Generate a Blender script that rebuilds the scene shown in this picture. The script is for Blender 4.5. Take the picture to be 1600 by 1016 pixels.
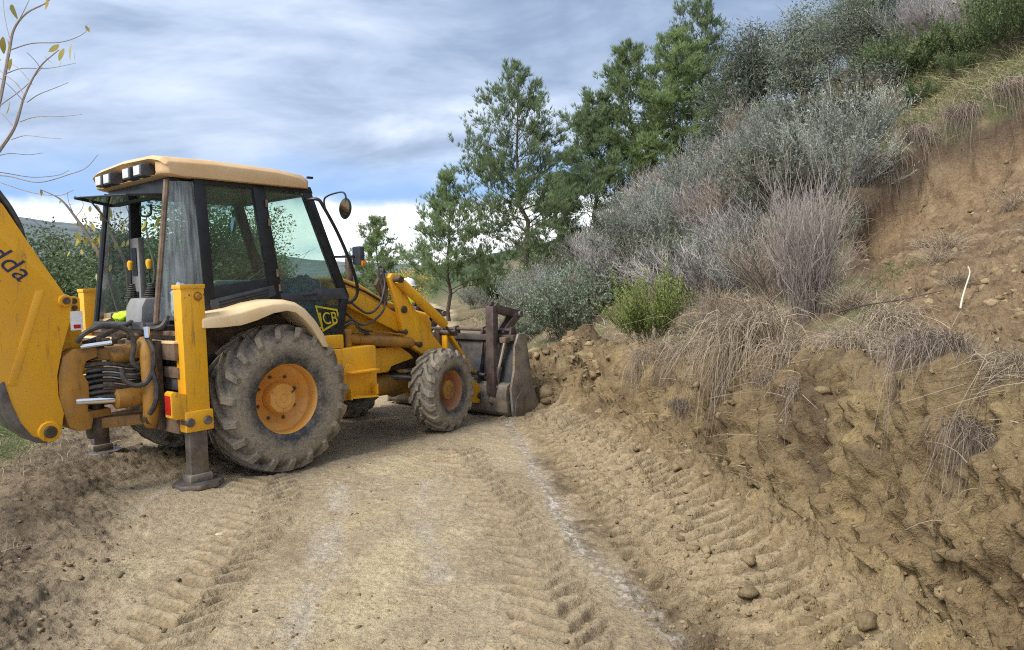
import bpy, bmesh, math, random
import numpy as np
from mathutils import Vector, Matrix

for o in list(bpy.data.objects):
    bpy.data.objects.remove(o, do_unlink=True)
SC = bpy.context.scene
COL = SC.collection
R = math.radians

# ------------------------------------------------------------------ camera
CAM_H, CAM_PITCH, CAM_ROLL = 1.687, R(3.24), R(-1.6)
cam_data = bpy.data.cameras.new('camera')
cam_data.sensor_width = 36.0
cam_data.lens = 36.0 * 1150 / 1600
cam_data.clip_start = 0.05
cam_data.clip_end = 6000
cam = bpy.data.objects.new('camera', cam_data)
COL.objects.link(cam)
_F = Vector((0, math.cos(CAM_PITCH), -math.sin(CAM_PITCH)))
_U = Vector((0, math.sin(CAM_PITCH), math.cos(CAM_PITCH)))
_Rt = Vector((1, 0, 0))
_R2 = _Rt * math.cos(CAM_ROLL) + _U * math.sin(CAM_ROLL)
_U2 = _U * math.cos(CAM_ROLL) - _Rt * math.sin(CAM_ROLL)
cam.matrix_world = Matrix(((_R2.x, _U2.x, -_F.x, 0), (_R2.y, _U2.y, -_F.y, 0),
                           (_R2.z, _U2.z, -_F.z, CAM_H), (0, 0, 0, 1)))
SC.camera = cam

# ------------------------------------------------------------------ sky + sun
SUN_DIR = Vector((-0.55, -0.50, 0.80)).normalized()      # towards the sun, veiled by cloud
world = bpy.data.worlds.new('World')
SC.world = world
world.use_nodes = True


class NT:
    """small helper to wire node trees"""
    def __init__(self, tree):
        self.t = tree
        self.t.nodes.clear()

    def n(self, kind, **kw):
        nd = self.t.nodes.new(kind)
        ins = kw.pop('ins', {})
        for k, v in kw.items():
            setattr(nd, k, v)
        for k, v in ins.items():
            if hasattr(v, 'is_output') or hasattr(v, 'links'):
                self.t.links.new(v, nd.inputs[k])
            else:
                nd.inputs[k].default_value = v
        return nd

    def math(self, op, a, b=0.0, c=None, clamp=False):
        nd = self.t.nodes.new('ShaderNodeMath')
        nd.operation = op
        nd.use_clamp = clamp
        for i, v in enumerate((a, b) if c is None else (a, b, c)):
            if hasattr(v, 'links'):
                self.t.links.new(v, nd.inputs[i])
            else:
                nd.inputs[i].default_value = v
        return nd.outputs[0]

    def ramp(self, fac, stops, interp='LINEAR'):
        nd = self.t.nodes.new('ShaderNodeValToRGB')
        nd.color_ramp.interpolation = interp
        el = nd.color_ramp.elements
        while len(el) < len(stops):
            el.new(0.5)
        for e, (p, c) in zip(el, stops):
            e.position = p
            e.color = (c, c, c, 1) if isinstance(c, (int, float)) else (*c, 1)
        self.t.links.new(fac, nd.inputs[0])
        return nd.outputs[0]

    def mix(self, fac, a, b, blend='MIX'):
        nd = self.t.nodes.new('ShaderNodeMix')
        nd.data_type = 'RGBA'
        nd.blend_type = blend
        nd.clamp_factor = True
        for sock, v in ((nd.inputs[0], fac), (nd.inputs[6], a), (nd.inputs[7], b)):
            if hasattr(v, 'links'):
                self.t.links.new(v, sock)
            elif isinstance(v, (int, float)):
                sock.default_value = v
            else:
                sock.default_value = (*v, 1)
        return nd.outputs[2]

    def noise(self, vec, scale, detail=4, rough=0.55, dist=0.0, out=0):
        nd = self.t.nodes.new('ShaderNodeTexNoise')
        nd.inputs['Scale'].default_value = scale
        nd.inputs['Detail'].default_value = detail
        nd.inputs['Roughness'].default_value = rough
        nd.inputs['Distortion'].default_value = dist
        if vec is not None:
            self.t.links.new(vec, nd.inputs['Vector'])
        return nd.outputs[out]

    def link(self, a, b):
        self.t.links.new(a, b)


def build_sky():
    w = NT(world.node_tree)
    tc = w.n('ShaderNodeTexCoord')
    sep = w.n('ShaderNodeSeparateXYZ', ins={0: tc.outputs['Generated']})
    x, y, z = sep.outputs
    zc = w.math('MAXIMUM', z, 0.0)
    den = w.math('ADD', zc, 0.24)
    u = w.math('DIVIDE', x, den)
    v = w.math('DIVIDE', y, den)
    plane = w.n('ShaderNodeCombineXYZ', ins={0: u, 1: v, 2: 3.7}).outputs[0]
    # cloud deck: wind-drawn sheets seen from below
    m1 = w.n('ShaderNodeMapping', ins={0: plane, 1: SKY_OFF, 2: (0, 0, R(28)), 3: (0.72, 1.0, 1.0)}).outputs[0]
    sheets = w.noise(m1, 1.15, 6, 0.50, 0.6)
    m2 = w.n('ShaderNodeMapping', ins={0: plane, 1: (7.1, 2.2, 0), 2: (0, 0, R(-15)), 3: (0.7, 1.0, 1.0)}).outputs[0]
    billow = w.noise(m2, 3.0, 8, 0.58, 0.4)
    broad = w.noise(plane, 0.55, 3, 0.5, 0.2)
    sky = w.n('ShaderNodeTexSky', sky_type='NISHITA')
    sky.sun_disc = False
    sky.sun_elevation = math.asin(SUN_DIR.z)
    sky.sun_rotation = math.atan2(SUN_DIR.x, SUN_DIR.y)
    sky.air_density = 1.0
    sky.dust_density = 0.6
    blue = w.n('ShaderNodeVectorMath', operation='SCALE', ins={0: sky.outputs[0], 'Scale': 0.07}).outputs[0]
    s = w.math('ADD', w.math('MULTIPLY', sheets, 0.62), w.math('MULTIPLY', billow, 0.38))
    cloud = w.ramp(s, [(0.38, (0.23, 0.29, 0.40)), (0.47, (0.31, 0.38, 0.50)), (0.55, (0.44, 0.50, 0.60)),
                       (0.66, (0.70, 0.74, 0.80))])
    tone = w.ramp(broad, [(0.3, (0.88, 0.90, 0.94)), (0.7, (1.08, 1.08, 1.08))])
    cloud = w.mix(1.0, cloud, tone, 'MULTIPLY')
    cover = w.ramp(s, [(0.36, 0.55), (0.46, 1.0)])
    col = w.mix(cover, blue, cloud)
    # low on the horizon: a gap of blue air, then a bright white bank
    wob = w.math('MULTIPLY', w.math('SUBTRACT', w.noise(tc.outputs['Generated'], 4.0, 6, 0.6), 0.5), 0.085)
    zz = w.math('ADD', z, wob)
    gap = w.ramp(zz, [(0.095, 0.0), (0.122, 0.85), (0.145, 0.6), (0.185, 0.0)], 'EASE')
    col = w.mix(gap, col, (0.20, 0.34, 0.58))
    bank = w.ramp(zz, [(0.0, 1.0), (0.092, 1.0), (0.118, 0.0)], 'EASE')
    bankcol = w.ramp(billow, [(0.35, (0.72, 0.78, 0.86)), (0.55, (0.93, 0.94, 0.95))])
    col = w.mix(bank, col, bankcol)
    bg = w.n('ShaderNodeBackground', ins={0: col, 1: SKY_STRENGTH})
    out = w.n('ShaderNodeOutputWorld')
    w.link(bg.outputs[0], out.inputs[0])


SKY_OFF = (5.2, 1.7, 0.0)
SKY_STRENGTH = 0.77
build_sky()

sun_data = bpy.data.lights.new('sun', 'SUN')
sun_data.energy = 2.3
sun_data.angle = R(32)
sun_data.color = (1.0, 0.95, 0.87)
sun = bpy.data.objects.new('sun', sun_data)
COL.objects.link(sun)
sun.rotation_euler = SUN_DIR.to_track_quat('Z', 'Y').to_euler()

SC.view_settings.view_transform = 'Standard'
SC.view_settings.look = 'None'
SC.view_settings.exposure = 1.18
SC.view_settings.gamma = 1.0
SC.view_settings.use_curve_mapping = False
SC.render.engine = 'CYCLES'
SC.cycles.use_denoising = False
SC.cycles.filter_width = 1.1
SC.cycles.max_bounces = 6
SC.cycles.diffuse_bounces = 3
SC.cycles.glossy_bounces = 3
SC.cycles.transmission_bounces = 6
SC.cycles.transparent_max_bounces = 12
SC.cycles.caustics_reflective = False
SC.cycles.caustics_refractive = False


# ------------------------------------------------------------------ helpers
def tag(o, label=None, cat=None, group=None, kind=None):
    if label: o['label'] = label
    if cat: o['category'] = cat
    if group: o['group'] = group
    if kind: o['kind'] = kind
    return o


def empty(name, loc=(0, 0, 0), rz=0.0):
    o = bpy.data.objects.new(name, None)
    o.location = loc
    o.rotation_euler = (0, 0, rz)
    o.empty_display_size = 0.2
    COL.objects.link(o)
    return o


def mesh_obj(name, verts, faces, mat=None, parent=None, smooth=False, sharp=None):
    me = bpy.data.meshes.new(name)
    me.from_pydata([tuple(v) for v in verts], [], [tuple(f) for f in faces])
    me.update()
    if mat is not None:
        me.materials.append(mat)
    o = bpy.data.objects.new(name, me)
    COL.objects.link(o)
    if parent is not None:
        o.parent = parent
    if smooth:
        me.polygons.foreach_set('use_smooth', [True] * len(me.polygons))
        if sharp:
            me.set_sharp_from_angle(angle=R(sharp))
    return o


def np_mesh(name, V, quads=None, tris=None, mat=None, parent=None, smooth=False):
    """fast mesh from numpy arrays"""
    me = bpy.data.meshes.new(name)
    V = np.asarray(V, np.float32)
    me.vertices.add(len(V))
    me.vertices.foreach_set('co', V.ravel())
    idx, starts, n = [], [], 0
    if quads is not None and len(quads):
        q = np.asarray(quads, np.int32)
        idx.append(q.ravel()); starts.append(np.arange(len(q)) * 4); n += len(q) * 4
    if tris is not None and len(tris):
        t = np.asarray(tris, np.int32)
        idx.append(t.ravel()); starts.append(n + np.arange(len(t)) * 3); n += len(t) * 3
    idx = np.concatenate(idx); starts = np.concatenate(starts).astype(np.int32)
    me.loops.add(n)
    me.loops.foreach_set('vertex_index', idx)
    me.polygons.add(len(starts))
    me.polygons.foreach_set('loop_start', starts)
    if smooth:
        me.polygons.foreach_set('use_smooth', np.ones(len(starts), bool))
    me.update(calc_edges=True)
    me.validate()
    if mat is not None:
        me.materials.append(mat)
    o = bpy.data.objects.new(name, me)
    COL.objects.link(o)
    if parent is not None:
        o.parent = parent
    return o


class MB:
    """collects solid shapes that become ONE mesh object"""
    def __init__(self):
        self.v, self.f = [], []

    def add(self, verts, faces):
        b = len(self.v)
        self.v += [Vector(p) for p in verts]
        self.f += [tuple(b + i for i in fc) for fc in faces]
        return self

    def box(self, c, s, rot=None):
        hx, hy, hz = s[0] / 2, s[1] / 2, s[2] / 2
        vs = [Vector((sx * hx, sy * hy, sz * hz)) for sx in (-1, 1) for sy in (-1, 1) for sz in (-1, 1)]
        if rot is not None:
            vs = [rot @ p for p in vs]
        c = Vector(c)
        return self.add([p + c for p in vs],
                        [(0, 1, 3, 2), (4, 6, 7, 5), (0, 4, 5, 1), (2, 3, 7, 6), (0, 2, 6, 4), (1, 5, 7, 3)])

    def bx(self, x0, x1, y0, y1, z0, z1):
        return self.box(((x0 + x1) / 2, (y0 + y1) / 2, (z0 + z1) / 2), (abs(x1 - x0), abs(y1 - y0), abs(z1 - z0)))

    def prism(self, poly, y0, y1, skew=None):
        """polygon in (x, z) extruded from y0 to y1; skew(x, z, y) -> y for slanted planes"""
        n = len(poly)
        fy = skew or (lambda x, z, y: y)
        vs = [(x, fy(x, z, y0), z) for x, z in poly] + [(x, fy(x, z, y1), z) for x, z in poly]
        fs = [tuple(range(n)), tuple(range(2 * n - 1, n - 1, -1))]
        fs += [((i + 1) % n, i, n + i, n + (i + 1) % n) for i in range(n)]
        return self.add(vs, fs)

    def prism_x(self, poly, x0, x1):
        """polygon in (y, z) extruded along x"""
        n = len(poly)
        vs = [(x0, y, z) for y, z in poly] + [(x1, y, z) for y, z in poly]
        fs = [tuple(range(n)), tuple(range(2 * n - 1, n - 1, -1))]
        fs += [((i + 1) % n, i, n + i, n + (i + 1) % n) for i in range(n)]
        return self.add(vs, fs)

    def prism_z(self, poly, z0, z1):
        n = len(poly)
        vs = [(x, y, z0) for x, y in poly] + [(x, y, z1) for x, y in poly]
        fs = [tuple(range(n)), tuple(range(2 * n - 1, n - 1, -1))]
        fs += [((i + 1) % n, i, n + i, n + (i + 1) % n) for i in range(n)]
        return self.add(vs, fs)

    def tube(self, pts, r, n=8, cap=True):
        pts = [Vector(p) for p in pts]
        rr = r if isinstance(r, (list, tuple)) else [r] * len(pts)
        rings, prev = [], None
        for i, p in enumerate(pts):
            d = (pts[min(i + 1, len(pts) - 1)] - pts[max(i - 1, 0)])
            d = d.normalized() if d.length > 1e-9 else Vector((0, 0, 1))
            if prev is None:
                a = Vector((0, 0, 1)) if abs(d.z) < 0.9 else Vector((1, 0, 0))
                e1 = d.cross(a).normalized()
            else:
                e1 = (prev - d * prev.dot(d)).normalized()
            prev = e1
            e2 = d.cross(e1)
            rings.append([p + (e1 * math.cos(2 * math.pi * k / n) + e2 * math.sin(2 * math.pi * k / n)) * rr[i]
                          for k in range(n)])
        vs = [q for ring in rings for q in ring]
        fs = [(i * n + k, i * n + (k + 1) % n, (i + 1) * n + (k + 1) % n, (i + 1) * n + k)
              for i in range(len(pts) - 1) for k in range(n)]
        if cap:
            fs += [tuple(range(n - 1, -1, -1)), tuple((len(pts) - 1) * n + k for k in range(n))]
        return self.add(vs, fs)

    def bar(self, p0, p1, w, t, up=(0, 0, 1)):
        """rectangular bar between two points: w across 'up' x dir, t along 'up'"""
        p0, p1 = Vector(p0), Vector(p1)
        d = p1 - p0
        L = d.length
        d.normalize()
        u = Vector(up)
        s = d.cross(u).normalized()
        u = s.cross(d).normalized()
        m = Matrix((d, s, u)).transposed()
        return self.box((p0 + p1) / 2, (L, w, t), m)

    def lathe(self, prof, n=32, axis='Y', c=(0, 0, 0)):
        """profile [(r, a)] revolved about an axis through c; a runs along the axis"""
        c = Vector(c)
        vs = []
        for r, a in prof:
            for k in range(n):
                t = 2 * math.pi * k / n
                if axis == 'Y':
                    vs.append(c + Vector((r * math.cos(t), a, r * math.sin(t))))
                elif axis == 'X':
                    vs.append(c + Vector((a, r * math.cos(t), r * math.sin(t))))
                else:
                    vs.append(c + Vector((r * math.cos(t), r * math.sin(t), a)))
        m = len(prof)
        fs = [(i * n + k, i * n + (k + 1) % n, (i + 1) * n + (k + 1) % n, (i + 1) * n + k)
              for i in range(m - 1) for k in range(n)]
        return self.add(vs, fs)

    def build(self, name, mat, parent=None, smooth=False, bevel=0.0, seg=2, sharp=35):
        me = bpy.data.meshes.new(name)
        bm = bmesh.new()
        vv = [bm.verts.new(p) for p in self.v]
        for fc in self.f:
            try:
                bm.faces.new([vv[i] for i in fc])
            except ValueError:
                pass
        bmesh.ops.recalc_face_normals(bm, faces=bm.faces)
        if bevel > 0:
            es = [e for e in bm.edges if len(e.link_faces) == 2 and e.calc_face_angle(0) > R(30)]
            if es:
                bmesh.ops.bevel(bm, geom=es, offset=bevel, segments=seg, profile=0.6, affect='EDGES', clamp_overlap=True)
            smooth = True
        bm.to_mesh(me)
        bm.free()
        if mat is not None:
            me.materials.append(mat)
        o = bpy.data.objects.new(name, me)
        COL.objects.link(o)
        if parent is not None:
            o.parent = parent
        if smooth:
            me.polygons.foreach_set('use_smooth', [True] * len(me.polygons))
            me.set_sharp_from_angle(angle=R(sharp))
        return o


def arc_pts(pts, steps=6):
    """Catmull-Rom through points"""
    P = [Vector(p) for p in pts]
    P = [P[0] * 2 - P[1]] + P + [P[-1] * 2 - P[-2]]
    out = []
    for i in range(1, len(P) - 2):
        for s in range(steps):
            t = s / steps
            a, b, c, d = P[i - 1], P[i], P[i + 1], P[i + 2]
            out.append(0.5 * ((2 * b) + (c - a) * t + (2 * a - 5 * b + 4 * c - d) * t * t + (3 * b - a - 3 * c + d) * t ** 3))
    out.append(P[-2])
    return out


def copy_tree(o, parent=None):
    c = o.copy()
    COL.objects.link(c)
    c.parent = parent
    for ch in o.children:
        copy_tree(ch, c)
    return c


# ------------------------------------------------------------------ materials
MATS = {}


def new_mat(name):
    m = bpy.data.materials.new(name)
    m.use_nodes = True
    MATS[name] = m
    return m, NT(m.node_tree)


def finish(nt, color, rough=0.6, metal=0.0, bump=None, bstr=0.3, bdist=0.01, spec=0.5, extra=None):
    p = nt.n('ShaderNodeBsdfPrincipled')
    for sock, v in (('Base Color', color), ('Roughness', rough), ('Metallic', metal), ('Specular IOR Level', spec)):
        if hasattr(v, 'links'):
            nt.link(v, p.inputs[sock])
        elif isinstance(v, (tuple, list)):
            p.inputs[sock].default_value = (*v, 1)
        else:
            p.inputs[sock].default_value = v
    if bump is not None:
        b = nt.n('ShaderNodeBump', ins={'Height': bump, 'Strength': bstr, 'Distance': bdist})
        nt.link(b.outputs[0], p.inputs['Normal'])
    out = nt.n('ShaderNodeOutputMaterial')
    nt.link(p.outputs[0], out.inputs[0])
    return p


def paint(name, base, worn, grime=(0.10, 0.07, 0.045), rough=0.45, rust=(0.16, 0.06, 0.025), amount=0.5, scale=1.0, dust=0.35):
    """sun-bleached machine paint with grime, dust and chips"""
    m, nt = new_mat(name)
    co = nt.n('ShaderNodeTexCoord').outputs['Object']
    big = nt.noise(co, 2.2 * scale, 5, 0.6, 0.4)
    mid = nt.noise(co, 9 * scale, 6, 0.65)
    fine = nt.noise(co, 60 * scale, 4, 0.6)
    c = nt.mix(nt.ramp(big, [(0.35, 0.0), (0.68, 1.0)]), base, worn)
    dustm = nt.math('MULTIPLY', nt.ramp(mid, [(0.42, 0.0), (0.72, 1.0)]), dust)
    c = nt.mix(dustm, c, (0.36, 0.25, 0.13))
    st = nt.n('ShaderNodeMapping', ins={0: co, 3: (9, 9, 1.1)}).outputs[0]
    streak = nt.math('MULTIPLY', nt.ramp(nt.noise(st, 2.0 * scale, 5, 0.7), [(0.56, 0.0), (0.74, 1.0)]), amount)
    c = nt.mix(streak, c, grime)
    chips = nt.math('MULTIPLY', nt.ramp(nt.noise(co, 26 * scale, 5, 0.7, 0.6), [(0.655, 0.0), (0.69, 1.0)]), amount * 1.3, clamp=True)
    c = nt.mix(chips, c, rust)
    r = nt.math('ADD', nt.math('MULTIPLY', mid, 0.3), rough - 0.1)
    hh = nt.math('SUBTRACT', nt.math('MULTIPLY', fine, 0.35), chips)
    finish(nt, c, r, 0.0, hh, 0.12, 0.004, 0.45)
    return m


def simple(name, base, rough=0.6, metal=0.0, var=0.25, scale=12, bump=0.15, spec=0.5, dirt=0.0):
    m, nt = new_mat(name)
    co = nt.n('ShaderNodeTexCoord').outputs['Object']
    a = nt.noise(co, scale, 5, 0.6)
    dark = tuple(b * (1 - var) for b in base)
    lite = tuple(min(1, b * (1 + var)) for b in base)
    c = nt.mix(nt.ramp(a, [(0.35, 0.0), (0.65, 1.0)]), dark, lite)
    if dirt > 0:
        d = nt.math('MULTIPLY', nt.ramp(nt.noise(co, scale * 0.6, 6, 0.7, 0.5), [(0.42, 0.0), (0.66, 1.0)]), dirt)
        c = nt.mix(d, c, (0.30, 0.21, 0.115))
    f = nt.noise(co, scale * 5, 3, 0.6)
    finish(nt, c, rough, metal, f, bump, 0.01, spec)
    return m


M_YEL = paint('yellow_paint', (0.81, 0.408, 0.008), (0.73, 0.36, 0.028), rough=0.42, amount=0.65, dust=0.12)
M_YELD = paint('greasy_yellow_paint', (0.46, 0.215, 0.02), (0.24, 0.12, 0.035), rough=0.5, amount=1.0, dust=0.35, scale=1.6)
M_ORG = paint('orange_wheel_paint', (0.70, 0.285, 0.025), (0.74, 0.40, 0.11), rough=0.5, amount=0.25, dust=0.3)
M_RIM = paint('red_wheel_paint', (0.42, 0.145, 0.06), (0.46, 0.22, 0.10), rough=0.6, amount=0.4, dust=0.4)
M_CREAM = paint('bleached_plastic', (0.74, 0.52, 0.27), (0.80, 0.62, 0.38), rough=0.5, amount=0.12, dust=0.1)
M_ROOF = paint('faded_roof_shell', (0.58, 0.36, 0.17), (0.66, 0.47, 0.27), rough=0.5, amount=0.12, dust=0.05, grime=(0.35, 0.14, 0.05))
M_ROOFIN = paint('orange_roof_recess', (0.52, 0.16, 0.035), (0.60, 0.27, 0.08), rough=0.55, amount=0.2, dust=0.05)
M_BLK = simple('black_cab_frame', (0.010, 0.012, 0.016), 0.38, var=0.4, bump=0.05)
M_GREYTRIM = simple('charcoal_trim', (0.035, 0.042, 0.055), 0.5, var=0.3, bump=0.05, dirt=0.08)
M_RUBBER = simple('rubber', (0.018, 0.018, 0.02), 0.65, var=0.4, bump=0.1, dirt=0.12)
M_HOSE = simple('hose_rubber', (0.03, 0.033, 0.038), 0.5, var=0.4, scale=20, dirt=0.25)
M_STEEL = simple('bare_worn_steel', (0.16, 0.15, 0.15), 0.45, 0.6, var=0.4, scale=9, dirt=0.4)
M_DSTEEL = simple('dark_bucket_steel', (0.055, 0.062, 0.072), 0.42, 0.35, var=0.45, scale=5, bump=0.2, dirt=0.35)
M_BUCKET = simple('muddy_bucket_steel', (0.15, 0.130, 0.11), 0.7, 0.1, var=0.5, scale=6, bump=0.5, dirt=0.6)
M_FORK = simple('rusty_fork_steel', (0.085, 0.060, 0.055), 0.6, 0.25, var=0.4, scale=8, dirt=0.1)
M_GREASE = simple('oily_cast_iron', (0.055, 0.038, 0.026), 0.5, 0.1, var=0.6, scale=14, bump=0.4, dirt=0.25)
M_RAIL = simple('rusty_brown_rail', (0.13, 0.085, 0.06), 0.65, 0.1, var=0.45, scale=8, bump=0.3, dirt=0.35)
M_CHROME = simple('chrome_rod', (0.8, 0.8, 0.82), 0.12, 1.0, var=0.05, bump=0.0)
M_CONSOLE = simple('grey_console_plastic', (0.22, 0.215, 0.215), 0.55, var=0.1, bump=0.03)
M_SEAT = simple('black_seat_fabric', (0.02, 0.022, 0.026), 0.8, var=0.3, scale=30, bump=0.3)
M_GREENPL = simple('grey_green_plastic', (0.30, 0.36, 0.33), 0.5, var=0.12, bump=0.03)
M_LENS = simple('lamp_glass', (0.62, 0.62, 0.60), 0.2, var=0.1, scale=30, bump=0.2)
M_RED = simple('red_lens', (0.45, 0.015, 0.012), 0.25, var=0.2, scale=40, bump=0.2)
M_AMBER = simple('amber_lens', (0.6, 0.2, 0.02), 0.25, var=0.2, scale=40)
M_WHITE = simple('white_plastic', (0.78, 0.78, 0.76), 0.5, var=0.08)
M_HIVIS = simple('hi_vis_cloth', (0.50, 0.78, 0.03), 0.8, var=0.2, scale=20, bump=0.4)
M_BLUE = simple('blue_jacket_cloth', (0.05, 0.17, 0.26), 0.85, var=0.5, scale=14, bump=0.6)
M_BEIGE = simple('beige_glove_cloth', (0.42, 0.35, 0.26), 0.9, var=0.4, scale=25, bump=0.7)
M_PALEBLUE = simple('pale_blue_cloth', (0.50, 0.62, 0.70), 0.8, var=0.1, scale=14, bump=0.3)
M_NAVY = simple('navy_cloth', (0.018, 0.022, 0.040), 0.85, var=0.3, scale=20, bump=0.3)
M_SKIN = simple('skin', (0.42, 0.24, 0.16), 0.55, var=0.1)
M_HAIR = simple('dark_hair', (0.02, 0.014, 0.01), 0.6, var=0.3)
M_DECALY = simple('yellow_decal_ink', (0.55, 0.44, 0.02), 0.5, var=0.15)
M_DECALK = simple('dark_decal_ink', (0.012, 0.03, 0.03), 0.5, var=0.15)
M_INK = simple('blue_black_lettering', (0.022, 0.022, 0.075), 0.5, var=0.35, scale=40)
M_MIRROR = simple('mirror_glass', (0.55, 0.58, 0.55), 0.06, 1.0, var=0.02, bump=0.0)


def glass(name, tint, alpha, rough=0.03):
    m, nt = new_mat(name)
    tr = nt.n('ShaderNodeBsdfTransparent', ins={0: (*tint, 1)})
    gl = nt.n('ShaderNodeBsdfGlossy', ins={0: (0.9, 0.95, 0.95, 1), 1: rough})
    df = nt.n('ShaderNodeBsdfDiffuse', ins={0: (0.42, 0.46, 0.46, 1)})
    co = nt.n('ShaderNodeTexCoord').outputs['Object']
    st = nt.n('ShaderNodeMapping', ins={0: co, 3: (22, 22, 1.2)}).outputs[0]
    film = nt.math('MULTIPLY', nt.ramp(nt.noise(st, 1.6, 5, 0.6), [(0.35, 0.25), (0.7, 1.0)]), alpha)
    fr = nt.n('ShaderNodeFresnel', ins={0: 1.45})
    mx1 = nt.n('ShaderNodeMixShader', ins={0: film, 1: tr.outputs[0], 2: df.outputs[0]})
    mx2 = nt.n('ShaderNodeMixShader', ins={0: fr.outputs[0], 1: mx1.outputs[0], 2: gl.outputs[0]})
    out = nt.n('ShaderNodeOutputMaterial')
    nt.link(mx2.outputs[0], out.inputs[0])
    return m


M_GLASS = glass('green_tinted_glass', (0.78, 0.88, 0.84), 0.05)
M_GLASSCORNER = glass('streaky_corner_plastic', (0.60, 0.68, 0.72), 0.55, 0.2)


def tyre_mat():
    m, nt = new_mat('muddy_tyre_rubber')
    tc = nt.n('ShaderNodeTexCoord').outputs['Object']
    at = nt.n('ShaderNodeAttribute', attribute_name='mud').outputs['Fac']
    n1 = nt.noise(tc, 7, 6, 0.65, 0.4)
    n2 = nt.noise(tc, 45, 4, 0.65)
    rubber = nt.mix(n2, (0.030, 0.033, 0.036), (0.065, 0.068, 0.070))
    mud = nt.mix(n2, (0.20, 0.165, 0.120), (0.42, 0.35, 0.26))
    f = nt.math('ADD', nt.math('MULTIPLY', nt.math('SUBTRACT', n1, 0.42), 1.8), at)
    f = nt.math('ADD', f, nt.math('MULTIPLY', nt.math('SUBTRACT', n2, 0.5), 0.9), clamp=True)
    c = nt.mix(f, rubber, mud)
    finish(nt, c, 0.85, 0.0, nt.math('ADD', n2, nt.math('MULTIPLY', n1, 1.5)), 0.6, 0.012, 0.25)
    return m


M_TYRE = tyre_mat()
# ------------------------------------------------------------------ terrain (pure numpy)
# --- TERRAIN BEGIN
def _hash(ix, iy, iz, seed):
    h = (ix.astype(np.uint32) * np.uint32(374761393) + iy.astype(np.uint32) * np.uint32(668265263)
         + iz.astype(np.uint32) * np.uint32(1274126177) + np.uint32(seed * 7919 + 13))
    h = (h ^ (h >> np.uint32(13))) * np.uint32(1274126177)
    h = (h ^ (h >> np.uint32(16)))
    return (h & np.uint32(0xFFFFFF)).astype(np.float32) / np.float32(0x7FFFFF) - 1.0


def vnoise(x, y, z, seed=0):
    """value noise, -1..1"""
    x0, y0, z0 = np.floor(x), np.floor(y), np.floor(z)
    fx, fy, fz = (x - x0).astype(np.float32), (y - y0).astype(np.float32), (z - z0).astype(np.float32)
    ix, iy, iz = x0.astype(np.int64), y0.astype(np.int64), z0.astype(np.int64)
    ux, uy, uz = [t * t * t * (t * (t * 6 - 15) + 10) for t in (fx, fy, fz)]
    r = 0
    for dz in (0, 1):
        for dy in (0, 1):
            a = _hash(ix, iy + dy, iz + dz, seed)
            b = _hash(ix + 1, iy + dy, iz + dz, seed)
            w = (uy if dy else 1 - uy) * (uz if dz else 1 - uz)
            r = r + (a + (b - a) * ux) * w
    return r


def fbm(x, y, z, freq, octs=4, gain=0.5, seed=0, ridged=False):
    r, a, tot = 0, 1.0, 0.0
    for i in range(octs):
        n = vnoise(x * freq + 17.3 * i, y * freq - 9.1 * i, z * freq + 5.7 * i, seed + i)
        if ridged:
            n = 1 - 2 * np.abs(n)
        r = r + a * n
        tot += a
        a *= gain
        freq *= 2.03
    return r / tot


def sstep(a, b, x):
    t = np.clip((x - a) / (b - a), 0, 1)
    return t * t * (3 - 2 * t)


_TOE = np.array([(-30, 3.4), (-5, 2.3), (0, 2.0), (3.5, 1.85), (5.1, 1.82), (6.65, 1.60), (9, 1.20), (12.2, 0.60), (16, -0.2),
                 (22, -1.5), (30, -2.4), (45, -3.5), (70, -8), (120, -25), (2000, -700)], float)


def toe_x(y):
    s = 0
    for d, w in ((-1.2, .2), (-.5, .3), (.5, .3), (1.2, .2)):
        s = s + w * np.interp(y + d, _TOE[:, 0], _TOE[:, 1])
    return s


def bank_t(x, y):
    return (x - toe_x(y)) * 0.965


def face_h(y):
    return np.interp(y, [-5, 2, 4, 7, 8.5, 10, 13, 17, 30], [1.0, 1.05, 1.02, .90, .74, .52, .36, .15, .05])


def slope_base(x, y):
    """bank and hill without digging marks"""
    t = bank_t(x, y)
    fh = face_h(y)
    steep = sstep(-0.10, 0.34, t) * fh
    near = np.interp(y, [0, 10, 15, 24, 60], [0.42, 0.46, 0.56, 0.32, 0.25])
    far = np.interp(y, [0, 10, 30, 60], [0.80, 0.82, 0.70, 0.40])
    tt = np.maximum(t - 0.35, 0)
    bw = np.interp(y, [0, 10, 15], [2.7, 2.5, 2.0])
    z = near * np.minimum(tt, bw) + far * np.maximum(tt - bw, 0)
    cap = np.interp(y, [0, 12, 30, 60, 150], [14.0, 13.5, 11, 8, 5])
    z = np.where(z > cap * .7, cap * .7 + cap * .3 * np.tanh((z - cap * .7) / (cap * .3)), z)
    return t, steep, z


# landslip scar on the slope: outline in (x, y)
SCAR = np.array([(2.8, 4.8), (3.1, 5.9), (4.05, 8.9), (5.1, 10.9), (5.85, 10.95), (6.25, 11.0), (6.55, 10.5), (6.9, 9.95), (8.8, 10.2), (10, 8.0), (9, 4.5),
                 (6.5, 2.0), (3.8, 1.8), (2.75, 2.4), (2.65, 3.6)], float)


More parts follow.
